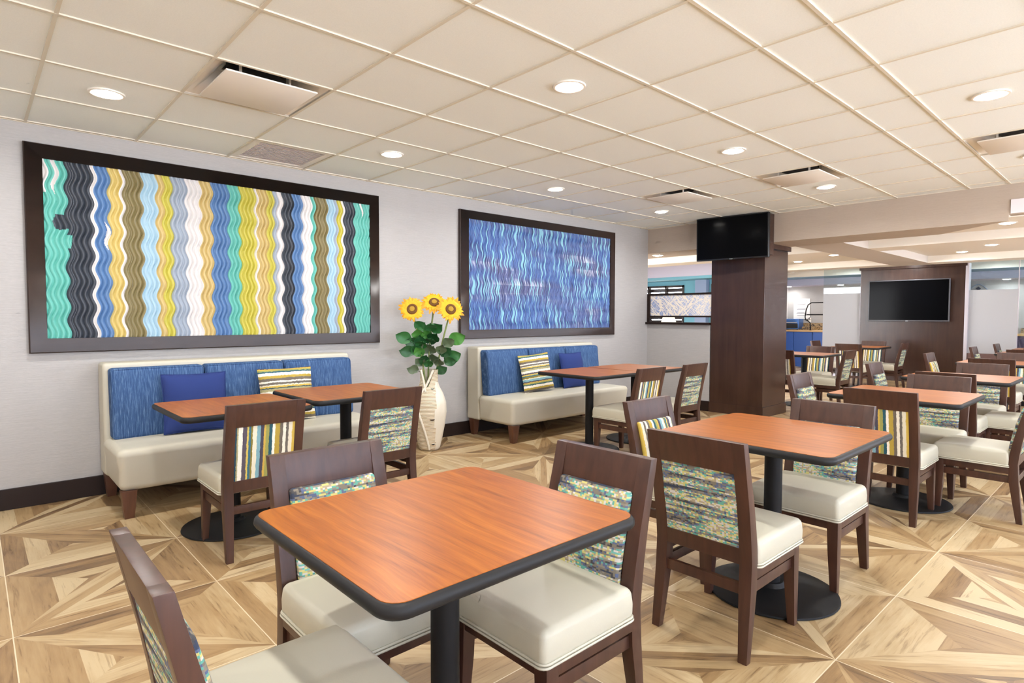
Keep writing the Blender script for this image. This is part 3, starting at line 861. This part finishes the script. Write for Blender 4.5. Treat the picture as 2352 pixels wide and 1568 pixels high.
def art(name, label, x0, x1, z0, z1, inner, kind):
    t = thing(name, label, 'picture', ((x0+x1)/2, WL, (z0+z1)/2))
    cx, cz = (x0+x1)/2, (z0+z1)/2
    ix0, ix1, iz0, iz1 = [v for v in inner]
    # frame: four mitred members, outer edge thin, deep bevel to the inside
    b = B()
    O = [(x0-cx, z0-cz), (x1-cx, z0-cz), (x1-cx, z1-cz), (x0-cx, z1-cz)]
    I = [(ix0-cx, iz0-cz), (ix1-cx, iz0-cz), (ix1-cx, iz1-cz), (ix0-cx, iz1-cz)]
    mid = [tuple(o[k]+(i[k]-o[k])*.06 for k in (0, 1)) for o, i in zip(O, I)]
    for k in range(4):
        k2 = (k+1) % 4
        P = []
        for q in (k, k2):
            P.append([(O[q][0], -.001, O[q][1]), (O[q][0], -.032, O[q][1]), (mid[q][0], -.038, mid[q][1]), (I[q][0], -.028, I[q][1]), (I[q][0], -.001, I[q][1])])
        b.loft(P)
    b.build('picture_frame', MAT['espresso'], t, True, .0015, 30)
    W, H = ix1-ix0, iz1-iz0
    if kind == 1:
        NX, NZ, A, T = 620, 170, .0125, .178
    else: NX, NZ, A, T = 620, 150, .010, .158
    pad = A*1.2
    vs = []; uv = []
    for j in range(NZ+1):
        z = H*j/NZ
        sh = A*math.sin(2*PI*z/T+.6)
        for i in range(NX+1):
            u = -pad+(W+2*pad)*i/NX
            x = min(max(u+sh, 0), W)
            if kind == 1:
                mod = .5+.5*math.sin(2*PI*z/T+2.0)
                y = -.016-.015*(abs(math.sin(PI*u/.030))-.5)*(.6+.4*mod)
            else: y = -.012-.007*abs(math.sin(PI*u/.022+.8*math.sin(u*31)))
            vs.append((x-W/2+(ix0+ix1)/2-cx, y, z+iz0-cz)); uv.append((u, z))
    fs = [(j*(NX+1)+i, j*(NX+1)+i+1, (j+1)*(NX+1)+i+1, (j+1)*(NX+1)+i) for j in range(NZ) for i in range(NX)]
    me = bpy.data.meshes.new('art_panel'); me.from_pydata(vs, [], fs)
    ul = me.uv_layers.new(name='uv')
    lv = [0]*len(me.loops); me.loops.foreach_get('vertex_index', lv)
    flat = []
    for v in lv: flat += [uv[v][0], uv[v][1]]
    ul.data.foreach_set('uv', flat)
    if kind == 1:
        c = dict(t='#6cc4b6', d='#3f454f', w='#ece8e6', b='#5f86b8', y='#dcc476', o='#8c7f55', l='#b0d2e4', Y='#d0c650', g='#a9b5c4', k='#d8bf7e')
        edges = [.368, .497, .641, .658, .735, .806, .826, .935, 1.029, 1.072, 1.124, 1.223, 1.317, 1.4, 1.522, 1.606, 1.726, 1.743, 1.824, 1.876, 1.906, 1.945, 2.032, 2.113, 2.195, 2.229, 2.34, 2.41, 2.436, 2.481, 2.502, 2.599, 2.755]
        seq = 't d w b y w o l k Y g w k b t Y w k Y g w d b w t o l g Y w d t'.split()
        cc = {k: tuple(q*(.80 if k != 'd' else .75) for q in lin(v)[:3])+(1,) for k, v in c.items()}
        ca = me.color_attributes.new('Col', 'BYTE_COLOR', 'CORNER') if False else me.color_attributes.new('Col', 'FLOAT_COLOR', 'CORNER')
        cols = []
        for j in range(NZ):
            z = iz0+H*(j+.5)/NZ
            sh = A*math.sin(2*PI*(z-iz0)/T+.6)
            for i in range(NX):
                X = -pad+(W+2*pad)*(i+.5)/NX+ix0
                k = 0
                while k < len(seq)-1 and X > edges[k+1]: k += 1
                s = seq[k]; xx = X+sh
                # torn patches in the first stripes
                ex, ez = (xx-.475)/.055, (z-1.872)/.045
                if s == 't' and X < .6 and xx > .42+.3*abs(z-1.872) and 1.822+.3*abs(xx-.46) < z < (1.927-.5*max(0, .445-xx)-.12*max(0, xx-.445)): s = 'd'
                if X < .6 and s == 'd' and 1.70 < z < 1.79 and xx < .515+.12*(z-1.70): s = 't'
                if X < .6 and s == 't' and z > 2.06+.9*abs(X-.385) and X < .396: s = 'w'
                if X < .6 and s == 't' and z > 2.05 and abs(X-.437) < .012*min(1, (z-2.05)/.08): s = 'w'
                if s == 'b' and X < .8 and 1.70 < z < 1.905 and abs(X-.722+.07*(z-1.80)) < .014*math.sin(PI*(z-1.70)/.205): s = 'w'
                if s == 't' and X > 2.6 and z > 2.15 and abs(X-2.672) < .010*min(1, (z-2.15)/.05): s = 'w'
                if s == 'b' and X < .8: pass
                cols.append(cc[s])
        flat = []
        for q in cols: flat += list(q)*4
        ca.data.foreach_set('color', flat)
        link('art_panel', me, MAT['art1'], t)
    else: link('art_panel', me, MAT['art2'], t)
    return t

def vase_flowers():
    cx, cy = 3.165, 4.62
    t = thing('floor_vase', 'tall cream woven look floor vase with a smooth side, standing between the two sofas', 'vase', (cx, cy, 0))
    prof = [(.085, 0), (.098, .01), (.118, .10), (.145, .24), (.160, .36), (.155, .45), (.130, .53), (.098, .59), (.084, .64), (.082, .70), (.086, .76)]
    # facing the camera: direction from the vase towards the camera
    fa = math.atan2(-cy, -cx)
    def rad(z):
        for (r0, z0), (r1, z1) in zip(prof, prof[1:]):
            if z <= z1: 
                q = (z-z0)/(z1-z0); return r0+(r1-r0)*q
        return prof[-1][0]
    b = B(); seg = 48; NZ = 40; rings = []
    for j in range(NZ+1):
        ring = []
        for i in range(seg):
            a = 2*PI*i/seg; d = (a-fa+.12+PI) % (2*PI)-PI
            top = .755-.17*max(0, 1-abs(d)/.85)            # V notch to the front
            z = top*j/NZ
            r = rad(z)*(1+.05*math.cos(d-1.6))
            ring.append((r*math.cos(a), r*math.sin(a), z))
        rings.append(ring)
    b.loft(rings, True, False)
    # inner wall
    ri = [[(p[0]*.9, p[1]*.9, p[2]) for p in rings[-1]], [(p[0]*.85, p[1]*.85, .45) for p in rings[-1]]]
    b.loft([rings[-1]]+ri, True, False)
    b.add(rings[0], [tuple(range(seg))])
    for i, (x, y, z) in enumerate(b.v): pass
    o = b.build('vase_body', [MAT['vase'], MAT['vase_plain']], t, True, 0, 60)
    for p in o.data.polygons:
        c = p.center; a = math.atan2(c.y, c.x); d = (a-fa+PI) % (2*PI)-PI
        # smooth egg shaped flank on the right hand side of the front
        if d > .38+1.2*abs(c.z/.62-.5)**2 and c.z < .64: p.material_index = 1
        if d < -2.6 or d > 2.6: p.material_index = 1
    # crossing ropes from the notch down to the foot
    for s in (0, 1):
        pts = []
        for k in range(30):
            q = k/29
            if s == 0: z = .755-.74*q; d = .62-1.5*min(1, q*2.6)*(1-.0) if q < .36 else -.78+.92*((q-.36)/.64)**.9
            else: z = .755-.2*q; d = -.85+.72*q
            a = fa+d-.1; r = rad(z)*1.02
            pts.append((r*math.cos(a), r*math.sin(a), z))
        b = B(); b.tube(pts, .011 if s == 0 else .009, 8); b.build('rope_band', MAT['vase_plain'], t)
    for d, z in ((.34, .585), (-.45, .575), (.20, .305), (.35, .07)):
        pts = []
        for k in range(7):
            a = fa+d-.16+.32*k/6; r = rad(z)*1.035; pts.append((r*math.cos(a), r*math.sin(a), z-.006*math.sin(PI*k/6)))
        b = B(); b.tube(pts, [.0005, .004, .005, .006, .005, .004, .0005], 6); b.build('rim_crack', MAT['vase_crack'], t)
    # sunflowers
    R = Vector((math.sin(fa+PI), -math.cos(fa+PI), 0))   # to the right as seen by the camera
    F = Vector((math.cos(fa), math.sin(fa), 0))          # towards the camera
    heads = [(-.145, .02, 1.315, -.12, 'left'), (.055, -.05, 1.375, .02, 'middle'), (.205, .03, 1.315, .10, 'right')]
    rr = random.Random(5)
    for hi, (dx, df, hz, tw, nm) in enumerate(heads):
        head = Vector((cx, cy, hz))+R*dx+F*df
        fl = thing('sunflower', {'left': 'yellow sunflower leaning left, its leaves spread over the vase', 'middle': 'highest sunflower, at the back of the vase bunch',
                                 'right': 'yellow sunflower leaning right in front of the blue picture frame'}[nm], 'flower', (cx, cy, 0), 0, 'sunflowers in the floor vase')
        foot = Vector((cx, cy, .30))+R*(dx*.12)
        b = B(); pts = []
        for k in range(13):
            q = k/12; p = foot.lerp(head-F*.03-Vector((0, 0, .02)), q)+R*(.03*math.sin(PI*q)*(-1 if dx > 0 else 1)); pts.append(p-Vector((cx, cy, 0)))
        b.tube(pts, .008, 8); st = b.build('stem', MAT['stem'], fl)
        n = (F+Vector((0, 0, .28 if nm != 'middle' else .75))+R*tw*1.6).normalized()
        a1 = n.cross(Vector((0, 0, 1))).normalized(); a2 = a1.cross(n)
        hc = head-Vector((cx, cy, 0))
        for ly in range(3):
            b = B(); cnt = 21; len_ = .132-.018*ly
            for k in range(cnt):
                a = 2*PI*(k+.33*ly)/cnt+rr.uniform(-.08, .08); L = len_*rr.uniform(.80, 1.1)
                d = a1*math.cos(a)+a2*math.sin(a); s = n.cross(d)*1.25
                rows = []
                for q, w, l in ((.30, .007, .0), (.5, .013, .006), (.72, .013, .014), (.9, .007, .012), (1.0, .001, .004)):
                    p = hc+d*(L*q)+n*(l*.6+.004*ly+rr.uniform(-.004, .006)*q); rows.append((p-s*w, p+n*.002, p+s*w))
                vs = [x for r in rows for x in r]; fs = []
                for j in range(4):
                    for i in range(2): fs.append((j*3+i, j*3+i+1, (j+1)*3+i+1, (j+1)*3+i))
                b.add(vs, fs)
            b.build('petals', MAT['petal2'] if ly == 0 else MAT['petal'], fl, True, 0, 80)
        b = B(); rings = []
        for r, h in ((.050, .0), (.050, .020), (.040, .028), (.026, .024)):
            rings.append([hc+(a1*math.cos(2*PI*i/24)+a2*math.sin(2*PI*i/24))*r+n*h for i in range(24)])
        b.loft(rings); b.build('flower_disc', MAT['disc'], fl)
        b = B(); rings = []
        for r, h in ((.027, .020), (.024, .030), (.010, .034)):
            rings.append([hc+(a1*math.cos(2*PI*i/20)+a2*math.sin(2*PI*i/20))*r+n*h for i in range(20)])
        b.loft(rings); b.build('disc_centre', MAT['disc2'], fl)
        b = B(); rings = []
        for r, h in ((.046, .0), (.03, -.014), (.010, -.024)):
            rings.append([hc+(a1*math.cos(2*PI*i/16)+a2*math.sin(2*PI*i/16))*r+n*h for i in range(16)])
        b.loft(rings); b.build('sepal_cup', MAT['leaf0'], fl)
        # leaves of this stem
        specs = {'left': [(-.30, 1.11, .13, 0), (-.27, .965, .12, 1), (-.22, 1.05, .12, 1), (-.10, 1.16, .13, 2), (-.20, .80, .10, 3), (-.05, 1.05, .12, 0), (-.12, .99, .11, 2), (-.02, .92, .11, 1), (-.10, .86, .10, 3), (-.03, 1.22, .13, 0), (-.08, 1.10, .12, 1), (-.16, 1.0, .11, 0)],
                 'middle': [(.02, 1.22, .13, 0), (.08, 1.12, .13, 1), (-.04, 1.15, .11, 2), (.05, 1.0, .12, 3), (.10, .90, .11, 3), (.0, .88, .10, 0), (.03, 1.08, .12, 1), (.13, 1.2, .12, 0), (-.06, 1.02, .12, 3)],
                 'right': [(.34, 1.10, .14, 2), (.30, .93, .14, 0), (.21, .98, .12, 1), (.13, 1.02, .11, 3), (.24, 1.06, .11, 3), (.17, .80, .10, 1), (.26, .86, .10, 1), (.10, .86, .11, 3)]}[nm]
        for lx, lz, ll, lm in specs:
            q = max(0, min(1, (lz-.05-.30)/(head.z-.30)))
            base = Vector(pts[int(q*12)])
            tip = R*lx+F*rr.uniform(.02, .10)+Vector((0, 0, lz))
            d = tip-base; L = max(d.length, .12); d.normalize()
            side = d.cross(F).normalized(); nn = side.cross(d)
            b = B(); vs = []; rows = 9
            l0 = max(0, L-ll*1.25)
            ll *= 1.35; w0 = ll*.40
            for j in range(rows+1):
                q = j/rows; w = w0*math.sin(PI*min(1, q*.93+.05))**.8*(1-.25*q); c = base+d*(l0+(L-l0)*q)-Vector((0, 0, .025*q*q))
                rip = .006*math.sin(q*14+lx*20)
                for u in (-1, -.5, 0, .5, 1):
                    vs.append(c+side*(w*u)+nn*(.018*u*u+rip*abs(u)))
            fs = [(j*5+i, j*5+i+1, (j+1)*5+i+1, (j+1)*5+i) for j in range(rows) for i in range(4)]
            b.add(vs, fs)
            if l0 > .01: b.tube([base, base+d*(l0+.02)], .003, 5)
            b.build('leaf', MAT['leaf%d' % lm], fl, True, 0, 80)

def tv(name, label, loc, w, h, d, rz, tilt, bez, grey=False):
    t = thing(name, label, 'television', loc, rz); t.rotation_euler = (0, math.radians(tilt), math.radians(rz))
    # local: faces -x, centred
    b = B(); rbox(b, (d/2, 0, 0), (d/2, w/2, h/2), .006, (1, 2, 2), 2); b.build('bezel', MAT['tvgrey'] if grey else MAT['tvbody'], t)
    b = B(); b.box(-.0015, -w/2+bez, -h/2+bez*1.3, .003, w/2-bez, h/2-bez); b.build('screen', MAT['screen'], t, False)
    b = B(); b.box(-.002, -.022, -h/2+.004, .002, .022, -h/2+.011); b.build('badge', MAT['chrome'], t, False)
    b = B(); b.box(d, -w*.32, -h*.3, d+.035, w*.32, h*.3); b.build('rear_housing', MAT['tvbody'], t, False, .004)
    return t

def column_and_panels():
    # clad column
    x0, x1, y0, y1 = 7.2, 7.86, 3.285, 3.99
    t = thing('column', 'dark espresso wood clad square column under the hanging television', 'column', ((x0+x1)/2, (y0+y1)/2, 0))
    hx, hy = (x1-x0)/2, (y1-y0)/2
    b = B(); b.box(-hx, -hy, 0, hx, hy, 2.085); b.build('cladding', MAT['espresso_v'], t, False, .003)
    b = B(); b.box(-hx-.012, -hy-.012, 0, hx+.012, hy+.012, .13); b.build('plinth', MAT['espresso_v'], t, False, .003)
    b = B(); b.box(-hx+.005, -hy-.03, 2.095, hx+.03, hy+.0, 2.155); b.build('cap', MAT['espresso_v'], t, False, .003)
    b = B(); b.box(-hx+.003, -hy+.003, 2.084, hx-.003, hy-.003, 2.096); b.build('reveal', MAT['espresso_flat'], t, False)
    # TV mount box above, fixed to the bulkhead
    b = B(); b.box(XE-.16, 3.18, 2.0, XE-.001, 3.95, 2.49)
    o = b.build('television_backboard', MAT['espresso_v'], None, False, .003); tag(o, 'dark backboard behind the hanging television, reaching the ceiling', 'panel')
    tv('television', 'black flat television hung high on the column below the ceiling', (6.95, 3.60, 2.228), .90, .535, .055, 5, -1.5, .014)
    # low wall cap and twig screen
    t = thing('privacy_screen', 'dark framed low screen with criss-cross twig panel on the end wall ledge', 'screen', (XE, 4.5, 1.145))
    b = B(); b.box(-.05, -.51, 0, .16, .483, .03); b.build('ledge', MAT['espresso_flat'], t, False, .002)
    b = B(); b.box(-.012, .44, .03, .05, .482, .43); b.build('post', MAT['espresso_flat'], t, False, .002)
    b = B(); b.box(0, -.515, .405, .04, .44, .43); b.build('top_rail', MAT['espresso_flat'], t, False, .002)
    b = B(); b.box(0, -.515, .10, .04, .44, .122); b.build('bottom_rail', MAT['espresso_flat'], t, False, .002)
    b = B(); b.box(.014, -.515, .122, .026, .44, .405); b.build('twig_panel', MAT['twig'], t, False)
    # wood feature panel with television, glass wings
    X = 13.4
    t = thing('feature_panel', 'wide dark wood freestanding panel holding the far television', 'panel', (X, 3.27, 0))
    b = B(); b.box(0, -.86, 0, .16, .86, 2.19); b.build('panel_body', MAT['espresso_v'], t, False, .003)
    b = B(); b.box(-.025, -.885, 2.19, .18, .885, 2.262); b.build('crown', MAT['espresso_v'], t, False, .004)
    b = B(); b.box(-.01, -.91, 0, .17, -.86, 2.24); b.build('metal_channel', MAT['alu'], t, False, .002)
    tv('television', 'wide black flat television on the distant dark wood panel', (X-.088, 3.29, 1.572), 1.34, .80, .05, 0, 0, .018, True)
    for lab, y0, y1, zf in (('left glass wing of the wood panel, frosted white below clear glass', 4.135, 4.86, 1.74), ('right glass wing of the wood panel, frosted below clear glass', 1.665, 2.36, 1.745),
                            ('narrow glass pane at the far right edge, clear', .35, 1.655, 0)):
        t = thing('glass_partition', lab, 'glass partition', (X+.05, (y0+y1)/2, 0), 0, 'glass wings beside the wood panel'); h = (y1-y0)/2
        b = B(); b.box(0, -h, .05, .012, h, 2.27); b.build('glass_pane', MAT['glass'], t, False)
        if zf:
            b = B(); b.box(-.002, -h, .05, -.0005, h, zf); b.build('frosted_film', MAT['frost'], t, False)
            if y0 < 2: 
                b = B(); b.box(-.03, -h, 0, .05, h, .60); b.build('base_panel', MAT['skirt'], t, False)
        b = B(); b.box(-.01, -h, 0, .022, h, .05); b.build('floor_channel', MAT['alu'], t, False)
        b = B(); b.box(-.004, -h, .05, .016, -h+.012, 2.27); b.build('edge_strip', MAT['alu'], t, False)

def buffet():
    # left buffet run
    gx, x1 = 15.45, 16.08
    t = thing('buffet_worktop', 'tan worktop of the far buffet counter beside the column', 'worktop', (gx, 5.9, .88))
    b = B(); b.box(-.02, -.8, 0, x1-gx, .79, .04); b.build('top', MAT['counter'], t, False, .003)
    b = B(); b.box(x1-gx-.03, -.8, .04, x1-gx, .79, .22); b.build('splashback', MAT['granite'], t, False)
    for k, (y0, y1) in enumerate(((6.27, 6.69), (5.82, 6.265), (5.4, 5.815))):
        t = thing('buffet_cabinet', ['bright blue cabinet next to the column edge', 'bright blue cabinet in the middle of the far counter', 'blue cabinet half behind the frosted glass'][k], 'cabinet', (gx, (y0+y1)/2, 0), 0, 'blue cabinets under the far counter')
        h = (y1-y0)/2
        b = B(); b.box(.02, -h, 0, x1-gx, h, .878); b.build('cabinet_body', MAT['bluecab'], t, False)
        b = B(); b.box(0, -h+.004, .1, .02, h-.004, .872); b.build('door', MAT['bluecab'], t, False, .002)
    # things on it
    t = thing('microwave', 'blue steel toaster oven on the far counter', 'oven', (15.6, 6.42, .92))
    b = B(); rbox(b, (.16, 0, .15), (.16, .20, .135), .012, (1, 1, 1), 2); b.build('oven_body', MAT['bluemetal'], t)
    b = B(); b.box(-.006, -.185, .045, .001, .12, .165); b.build('oven_door', MAT['blackpl'], t, False)
    b = B(); b.tube([(-.02, -.17, .19), (-.02, .1, .19)], .008, 6); b.build('handle', MAT['chrome'], t)
    b = B(); b.box(-.006, .13, .045, .001, .19, .26); b.build('control_panel', MAT['chrome'], t, False)
    for y in (-.15, .15):
        b = B(); b.lathe([(.015, 0), (.015, .016)], 8, .05, y); b.build('foot', MAT['blackpl'], t)
    b = B(); rbox(b, (15.85, 6.64, 1.045), (.1, .04, .125), .01, (1, 1, 1), 2); o = b.build('coffee_urn', MAT['blackpl']); tag(o, 'black appliance standing left of the toaster oven', 'appliance')
    # notice
    t = thing('wall_notice', 'white paper notice with faint lines, above the toaster oven', 'notice', (16.085, 6.34, 1.465))
    b = B(); b.box(0, -.205, -.265, .006, .205, .265); b.build('sheet', MAT['paper'], t, False)
    b = B()
    for i, z in enumerate((.2, .12, .10, .0, -.02, -.1, -.12, -.18)):
        b.box(-.001, -.13+.03*(i % 3), z, .0005, .13-.02*(i % 2), z+.008)
    b.build('print', MAT['ink'], t, False)
    # rack
    t = thing('wire_rack', 'black curved wire rack on the far counter beside the notice', 'rack', (15.62, 5.75, .92))
    b = B(); pts = [(0, .19, .0), (0, .19, .17), (0, .24, .23), (0, .30, .26), (0, .32, .33), (0, .30, .5), (0, .25, .64), (0, .17, .69), (0, -.2, .69)]
    b.tube(pts, .014, 8); b.build('rack_frame', MAT['blackpl'], t)
    b = B(); b.tube([(0, .33, .385), (0, -.2, .385)], .010, 8); b.build('rack_shelf', MAT['blackpl'], t)
    b = B(); b.tube([(0, .28, .40), (0, -.2, .40)], .006, 6); b.tube([(.0, -.2, 0), (0, -.2, .69)], .011, 8); b.build('rack_rail', MAT['blackpl'], t)
    t = thing('bread_bin', 'brown box of goods on the far counter right of the toaster oven', 'box', (15.7, 6.02, .92))
    b = B(); b.box(-.06, -.13, 0, .1, .13, .085); b.build('bin_body', MAT['granite'], t, False, .004)
    t = thing('wall_outlet', 'grey power outlet above the far counter', 'outlet', (16.085, 6.13, 1.18))
    b = B(); b.box(0, -.035, -.055, .006, .035, .055); b.build('plate', MAT['ring'], t, False); b = B(); b.box(-.001, -.012, -.01, .001, .012, .012); b.build('socket', MAT['blackpl'], t, False)
    # right buffet piece
    t = thing('buffet_worktop', 'tan worktop with granite splash at the right edge of the photo', 'worktop', (gx, 1.35, .88))
    b = B(); b.box(-.02, -.6, 0, x1-gx, .58, .04); b.build('top', MAT['counter'], t, False, .003)
    b = B(); b.box(x1-gx-.05, -.6, .04, x1-gx, .58, .15); b.build('splashback', MAT['granite'], t, False)
    t = thing('buffet_cabinet', 'dark plum cabinet under the worktop at the right edge', 'cabinet', (gx, 1.35, 0))
    b = B(); b.box(.02, -.6, 0, x1-gx, .58, .878); b.build('cabinet_body', MAT['purplecab'], t, False)
    b = B(); b.box(0, -.595, .1, .02, .575, .872); b.build('door', MAT['purplecab'], t, False, .002)
    # wall sign (arched outline with a diamond) mostly behind the frosted glass
    t = thing('wall_sign', 'arched blue outline sign with a small diamond, above the right frosted glass', 'sign', (16.09, 2.665, 1.78))
    b = B(); pts = []
    for k in range(25):
        q = -1+2*k/24; pts.append((-.006, .20*q, .16-.13*q*q+.02*math.cos(q*PI)))
    b.tube(pts, .006, 6); b.build('arch_outline', MAT['slate'], t)
    b = B(); b.prism([(-.045, .09), (0, .045), (.045, .09), (0, .135)], 0, -.008, -.001); b.build('diamond', MAT['ink'], t, False)
    # lobby lamp on its table, seen under the twig screen
    t = thing('side_table', 'small dark table in the lobby behind the twig screen', 'table', (10.0, 6.43, 0))
    b = B(); b.lathe([(.25, .70), (.255, .71), (.25, .73)], 28); b.build('tabletop', MAT['espresso_flat'], t)
    b = B(); b.lathe([(.16, 0), (.16, .015), (.03, .03), (.025, .70)], 20); b.build('pedestal', MAT['espresso_flat'], t)
    t = thing('table_lamp', 'cream table lamp in the lobby, its shade glimpsed under the twig screen', 'lamp', (10.0, 6.43, .73))
    b = B(); b.lathe([(.075, 0), (.08, .01), (.05, .05), (.07, .14), (.03, .25), (.012, .30)], 20); b.build('lamp_base', MAT['vase_plain'], t)
    b = B(); b.lathe([(.19, .27), (.11, .52)], 28, caps=False); b.build('lamp_shade', MAT['shade'], t)

def lights_world():
    w = bpy.data.worlds.new('daylight'); S.world = w; w.use_nodes = True
    nt = w.node_tree; bg = nt.nodes['Background']
    # overcast sky above, brighter glow below the horizon added to lift the ceiling
    tc = nt.nodes.new('ShaderNodeTexCoord'); sp = nt.nodes.new('ShaderNodeSeparateXYZ'); rp = nt.nodes.new('ShaderNodeValToRGB')
    nt.links.new(tc.outputs['Generated'], sp.inputs[0]); mp = nt.nodes.new('ShaderNodeMapRange')
    mp.inputs['From Min'].default_value = -.12; mp.inputs['From Max'].default_value = .12
    nt.links.new(sp.outputs['Z'], mp.inputs['Value']); nt.links.new(mp.outputs[0], rp.inputs[0])
    rp.color_ramp.elements[0].color = (1, .97, .93, 1); rp.color_ramp.elements[1].color = (.36, .40, .47, 1)
    nt.links.new(rp.outputs[0], bg.inputs[0]); bg.inputs[1].default_value = 14.5
    for a, c in [(-2.0, .7), (1.1, 3.8), (4.2, 6.9), (7.9, 10.8), (11.6, 15.0)]:
        d = bpy.data.lights.new('window_portal', 'AREA'); d.shape = 'RECTANGLE'; d.size = c-a; d.size_y = 2.05; d.cycles.is_portal = True
        o = bpy.data.objects.new('window_portal', d); COL.objects.link(o); o.location = ((a+c)/2, -3.82, 1.375); o.rotation_euler = (math.radians(-90), 0, PI)

def camera():
    f, yaw, pitch, roll = 1359.907, .82986260, -.04222799, .00176775
    cy, sy, cp, sp = math.cos(yaw), math.sin(yaw), math.cos(pitch), math.sin(pitch)
    F = Vector((cy*cp, sy*cp, sp)); R = Vector((sy, -cy, 0)); U = R.cross(F)
    r = R*math.cos(roll)+U*math.sin(roll); u = U*math.cos(roll)-R*math.sin(roll)
    c = bpy.data.cameras.new('camera'); o = bpy.data.objects.new('camera', c); COL.objects.link(o)
    c.sensor_width = 36; c.lens = f*36/2352; c.clip_start = .02
    M = Matrix.Identity(4)
    for i, v in enumerate((r, u, -F)):
        for j in range(3): M[j][i] = v[j]
    M.translation = Vector((0, 0, 1.252)); o.matrix_world = M
    S.camera = o

PW = 12.0
mats(); room(); ceiling_things(); downlights(); tables(); chairs()
sofa('cream armless sofa with blue back cushions under the wavy striped picture', .645, 1.79)
sofa('cream armless sofa with blue back cushions under the blue picture, further along the wall', 3.89, 1.85)
art('wall_art', 'large framed relief picture of wavy multicoloured vertical stripes', .278, 2.845, 1.004, 2.372, (.375, 2.752, 1.101, 2.278), 1)
art('wall_art', 'framed relief picture of wavy blue lines above the farther sofa', 3.795, 6.40, 1.012, 2.372, (3.915, 6.31, 1.108, 2.285), 2)
gp = 'scatter cushions on the sofas'
pillow('throw_pillow', 'navy blue cushion on the left sofa', MAT['navy'], (1.155, 4.555, .648), .41, .41, .12, -3, -12, gp)
pillow('throw_pillow', 'cream and olive striped cushion on the left sofa, partly behind the table', MAT['stripe_z'], (1.80, 4.55, .648), .42, .41, .12, 2, -12, gp)
pillow('throw_pillow', 'cream, blue and mustard striped cushion on the farther sofa', MAT['stripe_z'], (4.51, 4.54, .648), .41, .40, .12, -6, -13, gp, roll=-4)
pillow('throw_pillow', 'navy blue cushion on the farther sofa', MAT['navy'], (5.11, 4.55, .640), .40, .40, .12, 3, -12, gp)
vase_flowers(); column_and_panels(); buffet(); lights_world(); camera()

S.view_settings.view_transform = 'Standard'; S.view_settings.look = 'None'; S.view_settings.gamma = 1; S.view_settings.use_curve_mapping = False
S.view_settings.exposure = 0.29
S.cycles.max_bounces = 6; S.cycles.diffuse_bounces = 4; S.cycles.glossy_bounces = 2; S.cycles.transmission_bounces = 4; S.cycles.transparent_max_bounces = 10
S.cycles.caustics_reflective = False; S.cycles.caustics_refractive = False; S.cycles.sample_clamp_indirect = 6
S.cycles.use_adaptive_sampling = True; S.cycles.adaptive_threshold = .1; S.cycles.adaptive_min_samples = 12
